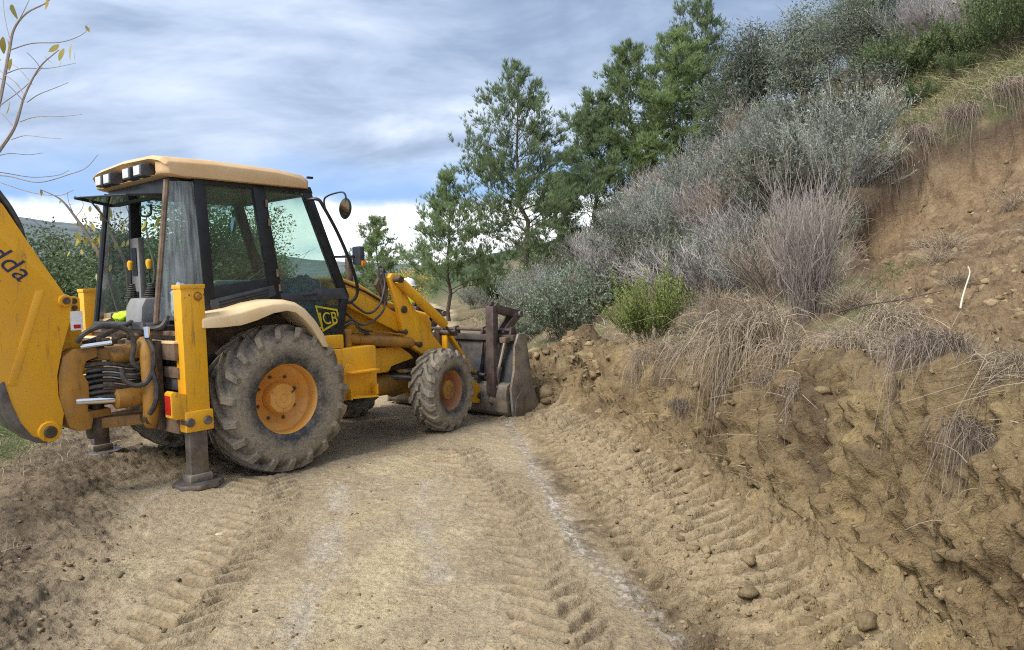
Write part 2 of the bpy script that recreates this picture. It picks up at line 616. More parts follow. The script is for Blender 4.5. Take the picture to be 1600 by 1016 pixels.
def poly_sd(x, y, P):
    """signed distance, positive inside"""
    d2 = np.full(np.shape(x), 1e9)
    ins = np.zeros(np.shape(x), bool)
    n = len(P)
    for i in range(n):
        ax, ay = P[i]
        bx, by = P[(i + 1) % n]
        ex, ey = bx - ax, by - ay
        wx, wy = x - ax, y - ay
        k = np.clip((wx * ex + wy * ey) / (ex * ex + ey * ey), 0, 1)
        d2 = np.minimum(d2, (wx - ex * k) ** 2 + (wy - ey * k) ** 2)
        c = ((ay > y) != (by > y))
        with np.errstate(divide='ignore', invalid='ignore'):
            xi = ax + (y - ay) * ex / (ey if ey != 0 else 1e-9)
        ins ^= c & (x < xi)
    d = np.sqrt(d2)
    return np.where(ins, d, -d)


_EDGE = np.array([(-30, -3.2), (0, -3.0), (3, -3.1), (5, -3.7), (6.7, -4.55), (8.3, -5.1), (10, -5.7), (15, -6.2), (25, -6.6), (40, -8), (60, -12), (2000, -1000)], float)


def left_drop(x, y):
    """left of the dirt apron the land falls to the valley; s > 0 is beyond the edge"""
    e = 0.5 * (np.interp(y - .6, _EDGE[:, 0], _EDGE[:, 1]) + np.interp(y + .6, _EDGE[:, 0], _EDGE[:, 1]))
    s = e - x
    return -0.30 * np.maximum(s - 1.8, 0) * sstep(0, 4, s), s


def height(x, y):
    t, steep, z = slope_base(x, y)
    sd = poly_sd(x, y, SCAR)
    dig = sstep(-0.05, 0.32, sd) * 0.88
    low = sstep(2.2, 4.6, t)
    z = z - dig * low
    up = sstep(-0.9, -0.1, sd) * (1 - sstep(-0.1, 0.0, sd)) * sstep(3.5, 5.0, t)
    z = z + 0.16 * up
    z = z + steep
    # soft apron of spoil in front of the cut
    z = z + 0.16 * sstep(-1.0, 0.0, t) * (1 - sstep(0.0, 0.5, t)) * np.interp(y, [2, 4, 9, 11, 16], [1, 1, .7, 1.2, .3])
    # the heap the bucket has pushed up
    z = z + 0.50 * np.exp(-(((x - 0.80) / 0.50) ** 2 + ((y - 10.7) / 0.9) ** 2)) + 0.45 * np.exp(-(((x + y - 10.4) / 0.55) ** 2 + ((x - y + 10.6) / 1.5) ** 2))
    dz, s = left_drop(x, y)
    z = z + np.maximum(dz, -14 - 0.02 * np.maximum(s, 0))
    z = z + 0.075 * np.exp(-(((x + 2.67) / .45) ** 2 + ((y - 6.1) / .45) ** 2))
    # churned berm along the left edge of the road
    z = z + 0.05 * np.exp(-((s + 0.35) / 0.55) ** 2)
    return z
# --- TERRAIN END


def polyline_dist(x, y, P):
    """distance to, arc length along and signed side of a polyline"""
    best = np.full(x.shape, 1e9); along = np.zeros(x.shape); side = np.zeros(x.shape)
    acc = 0.0
    for (ax, ay), (bx, by) in zip(P[:-1], P[1:]):
        ex, ey = bx - ax, by - ay
        L = math.hypot(ex, ey)
        k = np.clip(((x - ax) * ex + (y - ay) * ey) / (L * L), 0, 1)
        dx, dy = x - ax - ex * k, y - ay - ey * k
        d = np.sqrt(dx * dx + dy * dy)
        m = d < best
        best = np.where(m, d, best)
        along = np.where(m, acc + k * L, along)
        side = np.where(m, np.sign(ex * dy - ey * dx) * d, side)
        acc += L
    return best, along, side


def lug_track(x, y, P, width, period, chev, depth, seed):
    """bar imprints left by tractor tyres"""
    d, a, sd = polyline_dist(x, y, P)
    z0 = np.zeros_like(x)
    wob = 0.05 * vnoise(x * 2.1, y * 2.1, z0, seed)
    ph = (a + chev * np.abs(sd + wob) + wob + 0.03 * vnoise(x * 7, y * 7, z0, seed + 1)) / period
    bars = 0.5 + 0.5 * np.cos(2 * np.pi * ph)
    bars = sstep(.25, .8, bars + .25 * vnoise(x * 9, y * 9, z0, seed + 5))
    m = 1 - sstep(width * 0.42, width * 0.55, d + 0.06 * vnoise(x * 3, y * 3, z0, seed + 2))
    patch = 0.6 + 0.4 * sstep(-0.8, 0.0, vnoise(x * 0.9, y * 0.9, z0, seed + 3))
    return (-depth * 0.5 + depth * bars) * m * patch, m * patch, bars


W_LINE = [(-0.3, 10.5), (-0.15, 9.32), (0.03, 7.77), (0.23, 6.01), (0.29, 5.32), (0.38, 4.54), (0.55, 4.12), (0.62, 3.7), (0.72, 3.29), (0.85, 2.6), (1.0, 0)]


def build_terrain():
    th = np.concatenate([np.linspace(-100, -44, 40)[:-1], np.linspace(-44, 44, 610), np.linspace(44, 100, 40)[1:]])
    th = np.radians(th)
    r = np.concatenate([np.exp(np.linspace(math.log(1.0), math.log(2.4), 40))[:-1],
                        np.exp(np.linspace(math.log(2.4), math.log(14), 470))[:-1],
                        np.exp(np.linspace(math.log(14), math.log(70), 200))[:-1],
                        np.exp(np.linspace(math.log(70), math.log(2500), 50))])
    T, Rr = np.meshgrid(th, r)
    X = (Rr * np.sin(T)).astype(np.float64)
    Y = (Rr * np.cos(T)).astype(np.float64)
    nr, nt_ = X.shape
    x, y = X.ravel(), Y.ravel()
    z = height(x, y)
    t = bank_t(x, y)
    sd = poly_sd(x, y, SCAR)
    _, s = left_drop(x, y)
    zero = np.zeros_like(x)
    rr = np.hypot(x, y)
    nearm = 1 - sstep(25, 60, rr)
    n_big = fbm(x, y, z, 0.55, 3, 0.5, 3)
    n_mid = fbm(x, y, z, 2.1, 4, 0.55, 11)
    n_fine = fbm(x, y, z, 9.0, 3, 0.6, 23)
    clod = fbm(x, y, z, 4.3, 4, 0.62, 31, ridged=True)
    clod3 = fbm(x, y, z, 26.0, 2, 0.6, 51, ridged=True)
    clod2 = fbm(x, y, z, 11.0, 3, 0.6, 41, ridged=True)
    n_c0 = fbm(x, y, z, 1.7, 2, 0.5, 161)
    # ---- masks of ground kinds
    road = (1 - sstep(-0.75, -0.2, t)) * (1 - sstep(-0.6, 0.3, s + 0.35 * n_mid))
    face = sstep(-0.45, 0.0, t + 0.12 * n_mid) * (1 - sstep(0.45, 0.85, t + 0.2 * n_mid)) * (1 - sstep(11, 15, y))
    heap = np.maximum(sstep(0.12, 0.3, np.exp(-(((x - 0.80) / 0.7) ** 2 + ((y - 10.7) / 1.1) ** 2))), sstep(.12, .3, np.exp(-(((x + y - 10.4) / 0.6) ** 2 + ((x - y + 10.6) / 1.5) ** 2))))
    scar = sstep(-0.08, 0.06, sd + 0.16 * n_mid)
    soil = np.clip(face + scar + heap, 0, 1)
    hill = sstep(-0.2, 0.3, t) * (1 - soil)
    mud = (1 - sstep(0.25, 1.0, np.abs(s + 0.25 + 0.3 * n_mid))) * (1 - sstep(10, 14, y))
    mud = np.maximum(mud, (1 - sstep(0.5, 1.5, np.hypot((x + 4.2) / 1.3, y - 7.1))) * sstep(-.8, -.2, -(-s - 1.6)) * 0.9)
    grass = sstep(0.25, 0.7, s + 0.45 * n_mid)
    # ---- tracks
    dz = np.zeros_like(x)
    tm = np.zeros_like(x)
    tb = np.zeros_like(x)
    tracks = [([(0.15, 9.6), (0.75, 7.4), (1.0, 5.6), (1.15, 4.2), (1.22, 3.0), (1.3, 1.5)], 0.90, 0.150, 0.18, 0.075, 61),
              ([(-0.62, 7.4), (-0.42, 6.6), (-0.08, 5.4), (0.15, 4.2), (0.24, 3.4), (0.3, 1.5)], 0.46, 0.165, 0.75, 0.042, 71),
              ([(-2.3, 6.6), (-2.02, 5.9), (-1.86, 4.9), (-1.78, 3.9), (-1.75, 3.2), (-1.75, 1.5)], 0.50, 0.165, 0.75, 0.052, 81),
              ([(0.3, 9.0), (0.75, 7.4), (0.85, 6.0), (0.9, 4.6), (1.0, 3.0)], 0.45, 0.17, -0.6, 0.03, 91)]
    for P, wd, per, ch, dep, sdv in tracks:
        a, m, _b = lug_track(x, y, P, wd, per, ch, dep, sdv)
        dz += a
        tm = np.maximum(tm, m)
        tb = np.maximum(tb, m * _b)
    rut = 0.0
    # ---- displacement
    amp_road = 0.014 * n_mid + 0.010 * n_fine + 0.022 * n_big + 0.012 * clod2 * sstep(-.3, .4, n_mid) + 0.007 * clod3 * (.4 + .6 * sstep(-.3, .3, n_c0))
    amp_soil = 0.13 * clod + 0.065 * clod2 + 0.022 * clod3 + 0.13 * n_mid + 0.15 * n_big + 0.03 * n_fine
    amp_scar = 0.075 * clod + 0.045 * clod2 + 0.11 * n_mid + 0.22 * n_big + 0.016 * clod3
    amp_hill = 0.10 * n_mid + 0.16 * n_big + 0.02 * n_fine
    amp_mud = 0.035 * clod + 0.035 * clod2 + 0.04 * n_mid + 0.018 * clod3
    apron = sstep(-1.5, -0.5, t) * (1 - sstep(-0.3, 0.1, t)) * (1 - sstep(12, 16, y))
    disp = amp_road * road + amp_soil * np.clip(face + heap, 0, 1) * (1 - scar * .6) + amp_scar * scar + amp_hill * hill \
        + amp_mud * mud + (0.05 * clod + 0.04 * clod2 + .015 * clod3) * apron * (1 - .85 * tm) + 0.04 * n_mid * grass
    disp = disp * nearm + (1 - nearm) * 0.4 * n_big
    Z = z.reshape(nr, nt_)
    P3 = np.stack([X, Y, Z], -1)
    gu = np.gradient(P3, axis=0)
    gv = np.gradient(P3, axis=1)
    N = np.cross(gv, gu)
    N /= np.maximum(np.linalg.norm(N, axis=-1, keepdims=True), 1e-9)
    N[N[..., 2] < 0] *= -1
    V = P3.reshape(-1, 3) + N.reshape(-1, 3) * disp[:, None]
    V[:, 2] += dz * (1 - sstep(-0.42, -0.08, t)) * (1 - sstep(-.6, .3, s))
    # undercut: lean the lip of the cut out over the road
    lean = face * sstep(0.25, 0.6, t + 0.1 * n_mid) * np.interp(y, [2, 4, 9, 11], [.22, .22, .16, 0]) * (0.7 + 0.8 * n_mid)
    V[:, 0] -= lean
    # ---- colour of the ground, with relief shading of the tracks put in
    def C(c): return np.array(c)[None, :]
    def mixc(a, b, m): return a + (b - a) * np.clip(m, 0, 1)[:, None]
    n_c = fbm(x, y, z, 1.3, 5, 0.6, 101)
    n_c2 = fbm(x, y, z, 5.0, 4, 0.6, 111)
    col = C((0.42, 0.335, 0.22)) * np.ones((len(x), 1))
    col = mixc(col, C((0.33, 0.255, 0.16)), sstep(-.15, .45, n_c))
    col = mixc(col, C((0.45, 0.355, 0.215)), sstep(.05, .5, -n_c + 0.4 * n_c2))
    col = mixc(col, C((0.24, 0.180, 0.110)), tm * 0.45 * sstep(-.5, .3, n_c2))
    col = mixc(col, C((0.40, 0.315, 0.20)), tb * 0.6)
    # scraped streaks where the old surface of pale chippings shows
    spk = sstep(0.05, 0.45, fbm(x, y, zero, 38.0, 2, 0.6, 121))
    for P, wd, k in (([(-1.5, 6.1), (-1.42, 5.81), (-1.29, 5.04), (-1.17, 4.24), (-1.14, 3.74), (-1.13, 3.4), (-1.1, 2.5)], 0.17, 0.75),
                     ([(-0.76, 6.2), (-0.69, 5.26), (-0.59, 4.73), (-0.45, 4.14)], 0.13, 0.7),
                     ([(-2.98, 6.25), (-2.93, 6.1), (-2.9, 5.74), (-2.86, 5.3)], 0.09, 0.9)):
        d, a, _ = polyline_dist(x, y, P)
        m = (1 - sstep(wd * .3, wd, d + 0.11 * n_c2)) * sstep(-.5, .2, n_c2 + .3 * n_c)
        col = mixc(col, C((0.40, 0.34, 0.25)), m * 0.8)
        col = mixc(col, C((0.60, 0.53, 0.42)), m * (.25 + .75 * spk) * k * .9)
    for qx, qy, qr in ((-.81, 4.31, .28), (-.78, 4.7, .2), (-.82, 3.7, .3), (-1.2, 6.9, .35), (-.39, 4.9, .2), (-2.3, 4.4, .3)):
        col = mixc(col, C((0.52, 0.43, 0.265)), .8 * (1 - sstep(.3, 1.0, np.hypot(x - qx, (y - qy) * .7) / qr + .5 * n_c2)))
    d, a, side = polyline_dist(x, y, W_LINE)
    m = (1 - sstep(0.015, 0.11, d + 0.07 * n_c2 + .03 * n_fine)) * sstep(-.55, .15, n_c2 + .5 * n_c)
    spk2 = sstep(-0.15, 0.35, fbm(x, y, zero, 44.0, 2, 0.7, 131))
    col = mixc(col, C((0.24, 0.20, 0.15)), m * 0.8)
    col = mixc(col, C((0.62, 0.57, 0.49)), .85 * m * spk2 * sstep(9.6, 8.6, y))
    dk = (1 - sstep(0.04, 0.20, np.abs(side - 0.15) + 0.12 * n_c2)) * sstep(-.25, .25, n_c2 + .5 * n_fine)
    col = mixc(col, C((0.105, 0.078, 0.055)), dk * 0.85 * sstep(7.6, 6.8, y))
    dk2 = (1 - sstep(0.1, 0.3, np.hypot((x - 0.98), (y - 3.75) * .6) + 0.15 * n_c2))
    col = mixc(col, C((0.12, 0.09, 0.062)), dk2 * 0.7 * sstep(-.2, .3, n_c2 + .5 * n_fine))
    soilc = mixc(C((0.235, 0.170, 0.092)) * np.ones((len(x), 1)), C((0.145, 0.103, 0.058)), sstep(-.1, .4, n_c + .4 * n_c2))
    soilc = mixc(soilc, C((0.30, 0.222, 0.115)), sstep(.12, .5, -n_c + .5 * n_c2))
    rightl = sstep(0.05, 0.35, x - np.interp(y, [p[1] for p in W_LINE[::-1]], [p[0] for p in W_LINE[::-1]]) + .1 * n_mid)
    apr = np.clip(apron + 0.62 * rightl * road, 0, 1) * (1 - sstep(12, 15, y))
    col = mixc(col, soilc * 1.12, apr * (.55 + .45 * sstep(-.5, .2, n_c2 + n_c + .2)))
    tg = (1 - sstep(-.45, -.1, t))
    col = mixc(col, C((0.41, 0.32, 0.20)), tb * rightl * .75 * tg)  # paler dried ridges, lightened further so the relief shows
    col = mixc(col, C((0.19, 0.14, 0.085)), np.clip(tm - tb, 0, 1) * (.35 + .35 * rightl) * tg)  # brown grooves, darkened in colour to carry the relief shading
    col = mixc(col, soilc, np.clip(face + heap, 0, 1))
    scarc = mixc(C((0.245, 0.170, 0.100)) * np.ones((len(x), 1)), C((0.165, 0.112, 0.068)), sstep(-.05, .4, n_c2 + .5 * n_mid))
    scarc = mixc(scarc, C((0.34, 0.250, 0.150)), sstep(.15, .5, n_c))
    col = mixc(col, scarc, scar)
    humus = sstep(.42, .62, t + .12 * n_mid) * (1 - sstep(.75, 1.0, t + .1 * n_mid)) * (1 - sstep(10, 13, y)) * (1 - scar)
    humus = np.maximum(humus, (1 - sstep(0.05, .22, np.abs(sd - .02))) * sstep(2.0, 2.6, t))
    col = mixc(col, C((0.085, 0.062, 0.045)), humus * .85)
    col = mixc(col, C((0.115, 0.085, 0.055)), face * sstep(.15, .5, fbm(x, y, z, 1.7, 4, .6, 171)) * .8)
    hillc = mixc(C((0.20, 0.155, 0.095)) * np.ones((len(x), 1)), C((0.12, 0.135, 0.060)), sstep(-.2, .35, n_c))
    hillc = mixc(hillc, C((0.27, 0.20, 0.125)), sstep(.1, .5, n_c2))
    col = mixc(col, hillc, hill)
    mudc = mixc(C((0.120, 0.090, 0.062)) * np.ones((len(x), 1)), C((0.20, 0.152, 0.102)), sstep(-.2, .4, n_c2))
    col = mixc(col, mudc, mud * 0.92)
    grc = mixc(C((0.085, 0.105, 0.040)) * np.ones((len(x), 1)), C((0.22, 0.19, 0.10)), sstep(-.1, .5, n_c + .4 * n_c2))
    col = mixc(col, grc, grass)
    farc = mixc(C((0.05, 0.075, 0.035)) * np.ones((len(x), 1)), C((0.13, 0.12, 0.07)), sstep(-.1, .4, fbm(x, y, zero, 0.02, 4, 0.6, 151)))
    col = mixc(col, farc, sstep(40, 70, rr) * np.clip(grass + sstep(60, 90, rr), 0, 1))
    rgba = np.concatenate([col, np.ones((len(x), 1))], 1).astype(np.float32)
    # ---- split the one sheet into road / hillside / verge
    ii, jj = np.meshgrid(np.arange(nr - 1), np.arange(nt_ - 1), indexing='ij')
    q = np.stack([ii * nt_ + jj, ii * nt_ + jj + 1, (ii + 1) * nt_ + jj + 1, (ii + 1) * nt_ + jj], -1).reshape(-1, 4)
    ct = t[q].mean(1)
    cs = s[q].mean(1)
    kind = np.where(ct > 0, 1, np.where(cs > 0, 2, 0))
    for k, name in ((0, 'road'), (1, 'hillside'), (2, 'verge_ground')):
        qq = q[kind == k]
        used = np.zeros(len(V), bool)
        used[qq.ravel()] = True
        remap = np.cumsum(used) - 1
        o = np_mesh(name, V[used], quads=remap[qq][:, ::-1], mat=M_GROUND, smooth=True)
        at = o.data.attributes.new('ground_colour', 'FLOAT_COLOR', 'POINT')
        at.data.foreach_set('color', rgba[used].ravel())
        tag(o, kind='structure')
    return V.reshape(nr, nt_, 3), th, r


def ground_material():
    m, nt = new_mat('earth')
    co = nt.n('ShaderNodeNewGeometry').outputs['Position']
    at = nt.n('ShaderNodeAttribute', attribute_name='ground_colour').outputs['Color']
    f1 = nt.noise(co, 38, 5, 0.65)
    f2 = nt.noise(co, 130, 4, 0.65)
    f3 = nt.noise(co, 12, 6, 0.65, 0.4)
    c = nt.mix(1.0, at, nt.ramp(f1, [(0.28, 0.68), (0.5, 1.0), (0.72, 1.24)]), 'MULTIPLY')  # low spots of the bump darker, high ones lighter: fine shading in the colour
    c = nt.mix(1.0, c, nt.ramp(f3, [(0.3, 0.82), (0.7, 1.16)]), 'MULTIPLY')
    grit = nt.ramp(f2, [(0.66, 0.0), (0.74, 1.0)])
    c = nt.mix(nt.math('MULTIPLY', grit, 0.35), c, (0.52, 0.44, 0.32))
    crumbs = nt.ramp(nt.noise(co, 45, 3, 0.6), [(0.66, 0.0), (0.71, 1.0)])  # dark specks: the shadows of crumbs put into the colour
    c = nt.mix(nt.math('MULTIPLY', crumbs, 0.5), c, (0.085, 0.06, 0.038))
    h = nt.math('ADD', nt.math('MULTIPLY', f1, 0.9), nt.math('MULTIPLY', f2, 0.5))
    h = nt.math('ADD', h, nt.math('MULTIPLY', f3, 1.2))
    finish(nt, c, 0.92, 0.0, h, 1.0, 0.026, 0.15)
    return m


M_GROUND = ground_material()
TERR, TERR_TH, TERR_R = build_terrain()


def ground_z(x, y):
    """height of the finished ground sheet under (x, y)"""
    rr = math.hypot(x, y)
    i = int(np.clip(np.searchsorted(TERR_R, rr), 1, len(TERR_R) - 1))
    j = int(np.clip(np.searchsorted(TERR_TH, math.atan2(x, y)), 1, len(TERR_TH) - 1))
    return float(TERR[i - 1:i + 1, j - 1:j + 1, 2].mean())

# ------------------------------------------------------------------ the backhoe loader
MACH = empty('backhoe_loader', (-2.893, 7.434, -0.012), R(49.69))
tag(MACH, 'yellow backhoe loader with cream roof and muddy tyres pushing its bucket into the bank', 'backhoe loader')


def bolt_mesh(r, h):
    return MB().lathe([(0, -h), (r * .8, -h), (r, -h * .6), (r, 0)], 6)


def make_tyre(name, Rt, W, rim, nlug, lh, lw, slant, parent, wide=False, seed=0):
    """ribbed tractor tyre about the Y axis, centre at origin"""
    rnd = random.Random(seed)
    H = Rt - lh - rim
    half = [(rim - .012, .40), (rim + .012, .445), (rim + .12 * H, .475), (rim + .4 * H, .50), (rim + .68 * H, .495), (rim + .86 * H, .46),
            (rim + .96 * H, .40), (rim + 1.0 * H, .26), (rim + 1.02 * H, 0)]
    prof = half + [(r, -a) for r, a in half[-2::-1]]
    n = 96
    vs, fs, mud = [], [], []
    for r, a in prof:
        for k in range(n):
            th = 2 * math.pi * k / n
            vs.append((r * math.cos(th), a * W, r * math.sin(th)))
            q = (r - rim) / H
            mud.append(0.02 if q < 0.22 else (0.35 + 0.5 * min(1, (q - .22) / .3) if q < .8 else .35))
    m = len(prof)
    fs += [(i * n + k, i * n + (k + 1) % n, (i + 1) * n + (k + 1) % n, (i + 1) * n + k) for i in range(m - 1) for k in range(n)]

    def car(a):
        a = abs(a)
        pts = sorted([(aa, r) for r, aa in half[3:]])
        return np.interp(a, [p[0] for p in pts], [p[1] for p in pts])
    for sgn in (1, -1):
        for i in range(nlug):
            th0 = 2 * math.pi * (i + (0.5 if sgn < 0 else 0)) / nlug + rnd.uniform(-.01, .01)
            st = []
            us = (-.04, .06, .16, .27, .37, .45, .492) if not wide else (-.02, .10, .17, .26, .36, .45, .495)
            for u in us:
                if wide:       # stepped industrial lug
                    off = slant * (0.0 if u < .08 else (u - .08) * 1.6 if u < .3 else .352 + (u - .3) * .4)
                    wv = lw * (1.0 if u < .3 else 1.15)
                else:          # long curved agricultural bar
                    off = slant * (u * 1.25 - .55 * u * u)
                    wv = lw * (0.85 + .5 * u)
                base = car(u) - .006
                top = min(base + lh, Rt) if u < .4 else base + lh * (1.35 if u < .47 else .75)
                if u >= .49:
                    base, top = rim + .62 * H, rim + .80 * H
                st.append((u, off, wv, base, top))
            b = len(vs)
            for u, off, wv, base, top in st:
                ang = th0 + off / Rt * W * 2.2
                a = sgn * u * W
                da = wv / 2 / Rt
                ao = a + (sgn * .012 if u > .47 else 0)
                for rr, dd in ((base, da * 1.2), (top, da * .82), (top, -da * .82), (base, -da * 1.2)):
                    hv = rr + rnd.uniform(-.004, .004)
                    vs.append((hv * math.cos(ang + dd), ao if rr == top else a, hv * math.sin(ang + dd)))
                    mud.append(0.42 if rr == base else (0.62 if u < .4 else 0.75))
            for j in range(len(st) - 1):
                for c in range(3):
                    fs.append((b + j * 4 + c, b + j * 4 + c + 1, b + (j + 1) * 4 + c + 1, b + (j + 1) * 4 + c))
            e = b + (len(st) - 1) * 4
            fs.append((b, b + 1, b + 2, b + 3))
            fs.append((e + 3, e + 2, e + 1, e))
    o = mesh_obj(name, vs, fs, M_TYRE, parent, smooth=True, sharp=38)
    bm = bmesh.new(); bm.from_mesh(o.data); bmesh.ops.recalc_face_normals(bm, faces=bm.faces); bm.to_mesh(o.data); bm.free()
    at = o.data.attributes.new('mud', 'FLOAT', 'POINT')
    at.data.foreach_set('value', mud)
    return o


def make_wheel(kind, loc, side, steer=0.0):
    """side: -1 right, +1 left; the outer face looks along side * Y"""
    S = side
    if kind == 'rear':
        Rt, W, rim = .690, .45, .336
        hub = MB().lathe([(0, S * .115), (.10, S * .115), (.132, S * .105), (.142, S * .085), (.146, S * -.02), (.16, S * -.03)], 40)
        hub.lathe([(.040, S * .115), (.045, S * .124), (.085, S * .124), (.092, S * .115)], 40)
        rimp = [(rim + .022, S * .205), (rim + .025, S * .190), (rim - .002, S * .182), (rim - .022, S * .150), (rim - .03, S * .06), (rim - .075, S * .03),
                (rim - .10, S * -.005), (.16, S * -.03), (.12, S * -.03)]
        back = [(rim + .02, S * -.20), (rim - .02, S * -.17), (rim - .03, S * -.02), (rim - .09, S * -.02)]
        hm, rm = M_ORG, M_ORG
        wheel = hub.build('rear_wheel', hm, MACH, smooth=True)
        for k in range(3):
            a = k * 2.09 + .5
            MB().bar((.095 * math.cos(a), S * .117, .095 * math.sin(a)), (.13 * math.cos(a), S * .117, .13 * math.sin(a)), .012, .012, (0, 1, 0)).build('cap_lug', M_GREASE if k == 0 else M_ORG, wheel)
        nb, rb = 8, .205
        make_tyre('tyre', Rt, W, rim, 19, .052, .066, .85, wheel, seed=3)
        bz = S * -.012
    else:
        Rt, W, rim = .487, .325, .238
        hub = MB().lathe([(0, S * .105), (.085, S * .105), (.112, S * .092), (.118, S * .07), (.122, S * -.06), (.14, S * -.07)], 32)
        for k in range(5):
            a = k * 1.257
            hub.box((.055 * math.cos(a), S * .108, .055 * math.sin(a)), (.032, .016, .032))
        rimp = [(rim + .016, S * .150), (rim + .018, S * .138), (rim - .004, S * .132), (rim - .02, S * .10), (rim - .026, S * .02), (rim - .05, S * -.02),
                (.14, S * -.07), (.10, S * -.07)]
        back = [(rim + .015, S * -.14), (rim - .02, S * -.12), (rim - .026, S * 0)]
        hm, rm = M_YELD, M_RIM
        wheel = hub.build('front_wheel', hm, MACH, smooth=True)
        nb, rb = 6, .165
        make_tyre('tyre', Rt, W, rim, 17, .034, .072, .55, wheel, wide=True, seed=5)
        bz = S * -.05
    MB().lathe(rimp, 56).lathe(back, 56).build('rim', rm, wheel, smooth=True, sharp=50)
    bm_ = bolt_mesh(.016, -.02 * S)
    for k in range(nb):
        a = 2 * math.pi * k / nb + .3
        o = bm_.build('wheel_bolt', M_GREASE, wheel) if k == 0 else None
        if o is None:
            o = first.copy(); COL.objects.link(o)
        else:
            first = o
        o.location = (rb * math.cos(a), bz, rb * math.sin(a))
    wheel.location = loc
    wheel.rotation_euler = (0, 0, steer)
    return wheel


make_wheel('rear', (0, -.875, .692), -1)
make_wheel('rear', (0, .875, .692), 1)
make_wheel('front', (2.17, -.86, .485), -1, R(11))
make_wheel('front', (2.17, .86, .485), 1, R(11))

# --- chassis
c = MB()
c.bx(-.95, 1.25, -.38, .38, .62, 1.05)
c.bx(1.2, 2.3, -.42, .42, .72, 1.02)
c.build('chassis', M_GREASE, MACH, bevel=.02)
MB().lathe([(0, -.64), (.10, -.64), (.12, -.5), (.13, -.2), (.2, 0), (.13, .2), (.12, .5), (.10, .64), (0, .64)], 20, 'Y', (0, 0, .72)).build('rear_axle', M_GREASE, MACH, smooth=True)
fa = MB().lathe([(0, -.70), (.075, -.70), (.085, -.55), (.075, -.42), (.10, -.2), (.17, 0), (.10, .2), (.075, .42), (.085, .55), (.075, .70), (0, .70)], 20, 'Y', (2.17, 0, .50))
fa.lathe([(0, 1.45), (.11, 1.47), (.13, 1.62), (.13, 1.8), (.10, 2.1), (.10, 2.17)], 20, 'X', (0, -.30, .56))
fa.build('front_axle', M_YELD, MACH, smooth=True)
MB().tube([(1.0, -.30, .66), (1.5, -.30, .57)], .045, 10).build('drive_shaft', M_GREASE, MACH, smooth=True)
MB().tube([(2.05, -.68, .62), (1.75, -.30, .66), (1.55, -.2, .67)], .028, 8).build('steering_ram', M_STEEL, MACH, smooth=True)
for S in (-1, 1):
    f = MB()
    f.prism([(1.16, 1.03), (1.78, 1.01), (1.92, .92), (1.98, .86), (1.64, .80), (1.60, .745), (1.16, .735)], S * .60, S * .54)
    f.build('frame_side_plate', M_YEL, MACH, bevel=.012)
    t = MB().bx(.62, 1.20, S * .52, S * .88, .55, 1.085)
    tank = t.build('side_tank', M_YEL, MACH, bevel=.022)
    MB().prism([(.76, .86), (.80, .93), (.88, .91), (.93, .845), (1.14, .845), (1.14, .825), (.76, .81)], S * .885, S * .90).build('step_bracket', M_YEL, tank, bevel=.004)
    MB().box((.96, S * .94, .838), (.36, .13, .018)).build('step', M_YEL, tank, bevel=.004)
    MB().box((.95, S * .93, .575), (.34, .13, .02), Matrix.Rotation(R(4), 3, 'Y')).build('step', M_YEL, tank, bevel=.004)
    MB().bx(.77, .785, S * .88, S * .99, .565, .67).build('step_bracket', M_YEL, tank, bevel=.003)
    MB().bx(1.105, 1.12, S * .88, S * .99, .585, .69).build('step_bracket', M_YEL, tank, bevel=.003)
    MB().bx(.58, .80, S * .5, S * .86, 1.09, 1.225).build('toolbox', M_YEL, MACH, bevel=.01)
    tb = MB().bx(.805, .87, S * .52, S * .80, 1.07, 1.235)
    tb.build('battery_bracket', M_BLK, MACH, bevel=.006)
MB().lathe([(0, 0), (.05, 0), (.055, .02), (.055, .14), (.062, .15), (.062, .19), (0, .19)], 16, 'Z', (.93, -.73, 1.085)).build('filler_neck', M_YELD, MACH, smooth=True)

# --- bonnet
hood = MB().prism([(.92, 1.02), (.92, 1.81), (1.05, 1.835), (1.35, 1.74), (1.7, 1.55), (2.15, 1.42), (2.36, 1.37), (2.42, 1.25), (2.42, .98), (1.3, 1.02)], -.47, .47)
hood = hood.build('bonnet', M_YEL, MACH, bevel=.045, seg=3)
for S in (-1, 1):
    MB().tube([(.95, S * .475, 1.775), (1.1, S * .475, 1.765), (1.4, S * .475, 1.655), (1.7, S * .475, 1.50)], .012, 6).build('trim_strip', M_RUBBER, hood)
gr = MB()
for k in range(7):
    gr.bx(2.425, 2.445, -.38, .38, 1.03 + k * .045, 1.05 + k * .045)
gr.build('radiator_grille', M_BLK, hood)
MB().lathe([(.04, 1.6), (.045, 1.6), (.045, 2.05), (.04, 2.06)], 16, 'Z', (1.75, .25, 0)).build('exhaust_stack', M_GREASE, MACH, smooth=True)

# --- cab
TH = lambda z: .78 - .1 * (z - 1.5) / 1.16


def side_prism(mb, poly, S, off0, off1):
    return mb.prism(poly, off0, off1, skew=lambda x, z, y: S * (TH(z) + y))


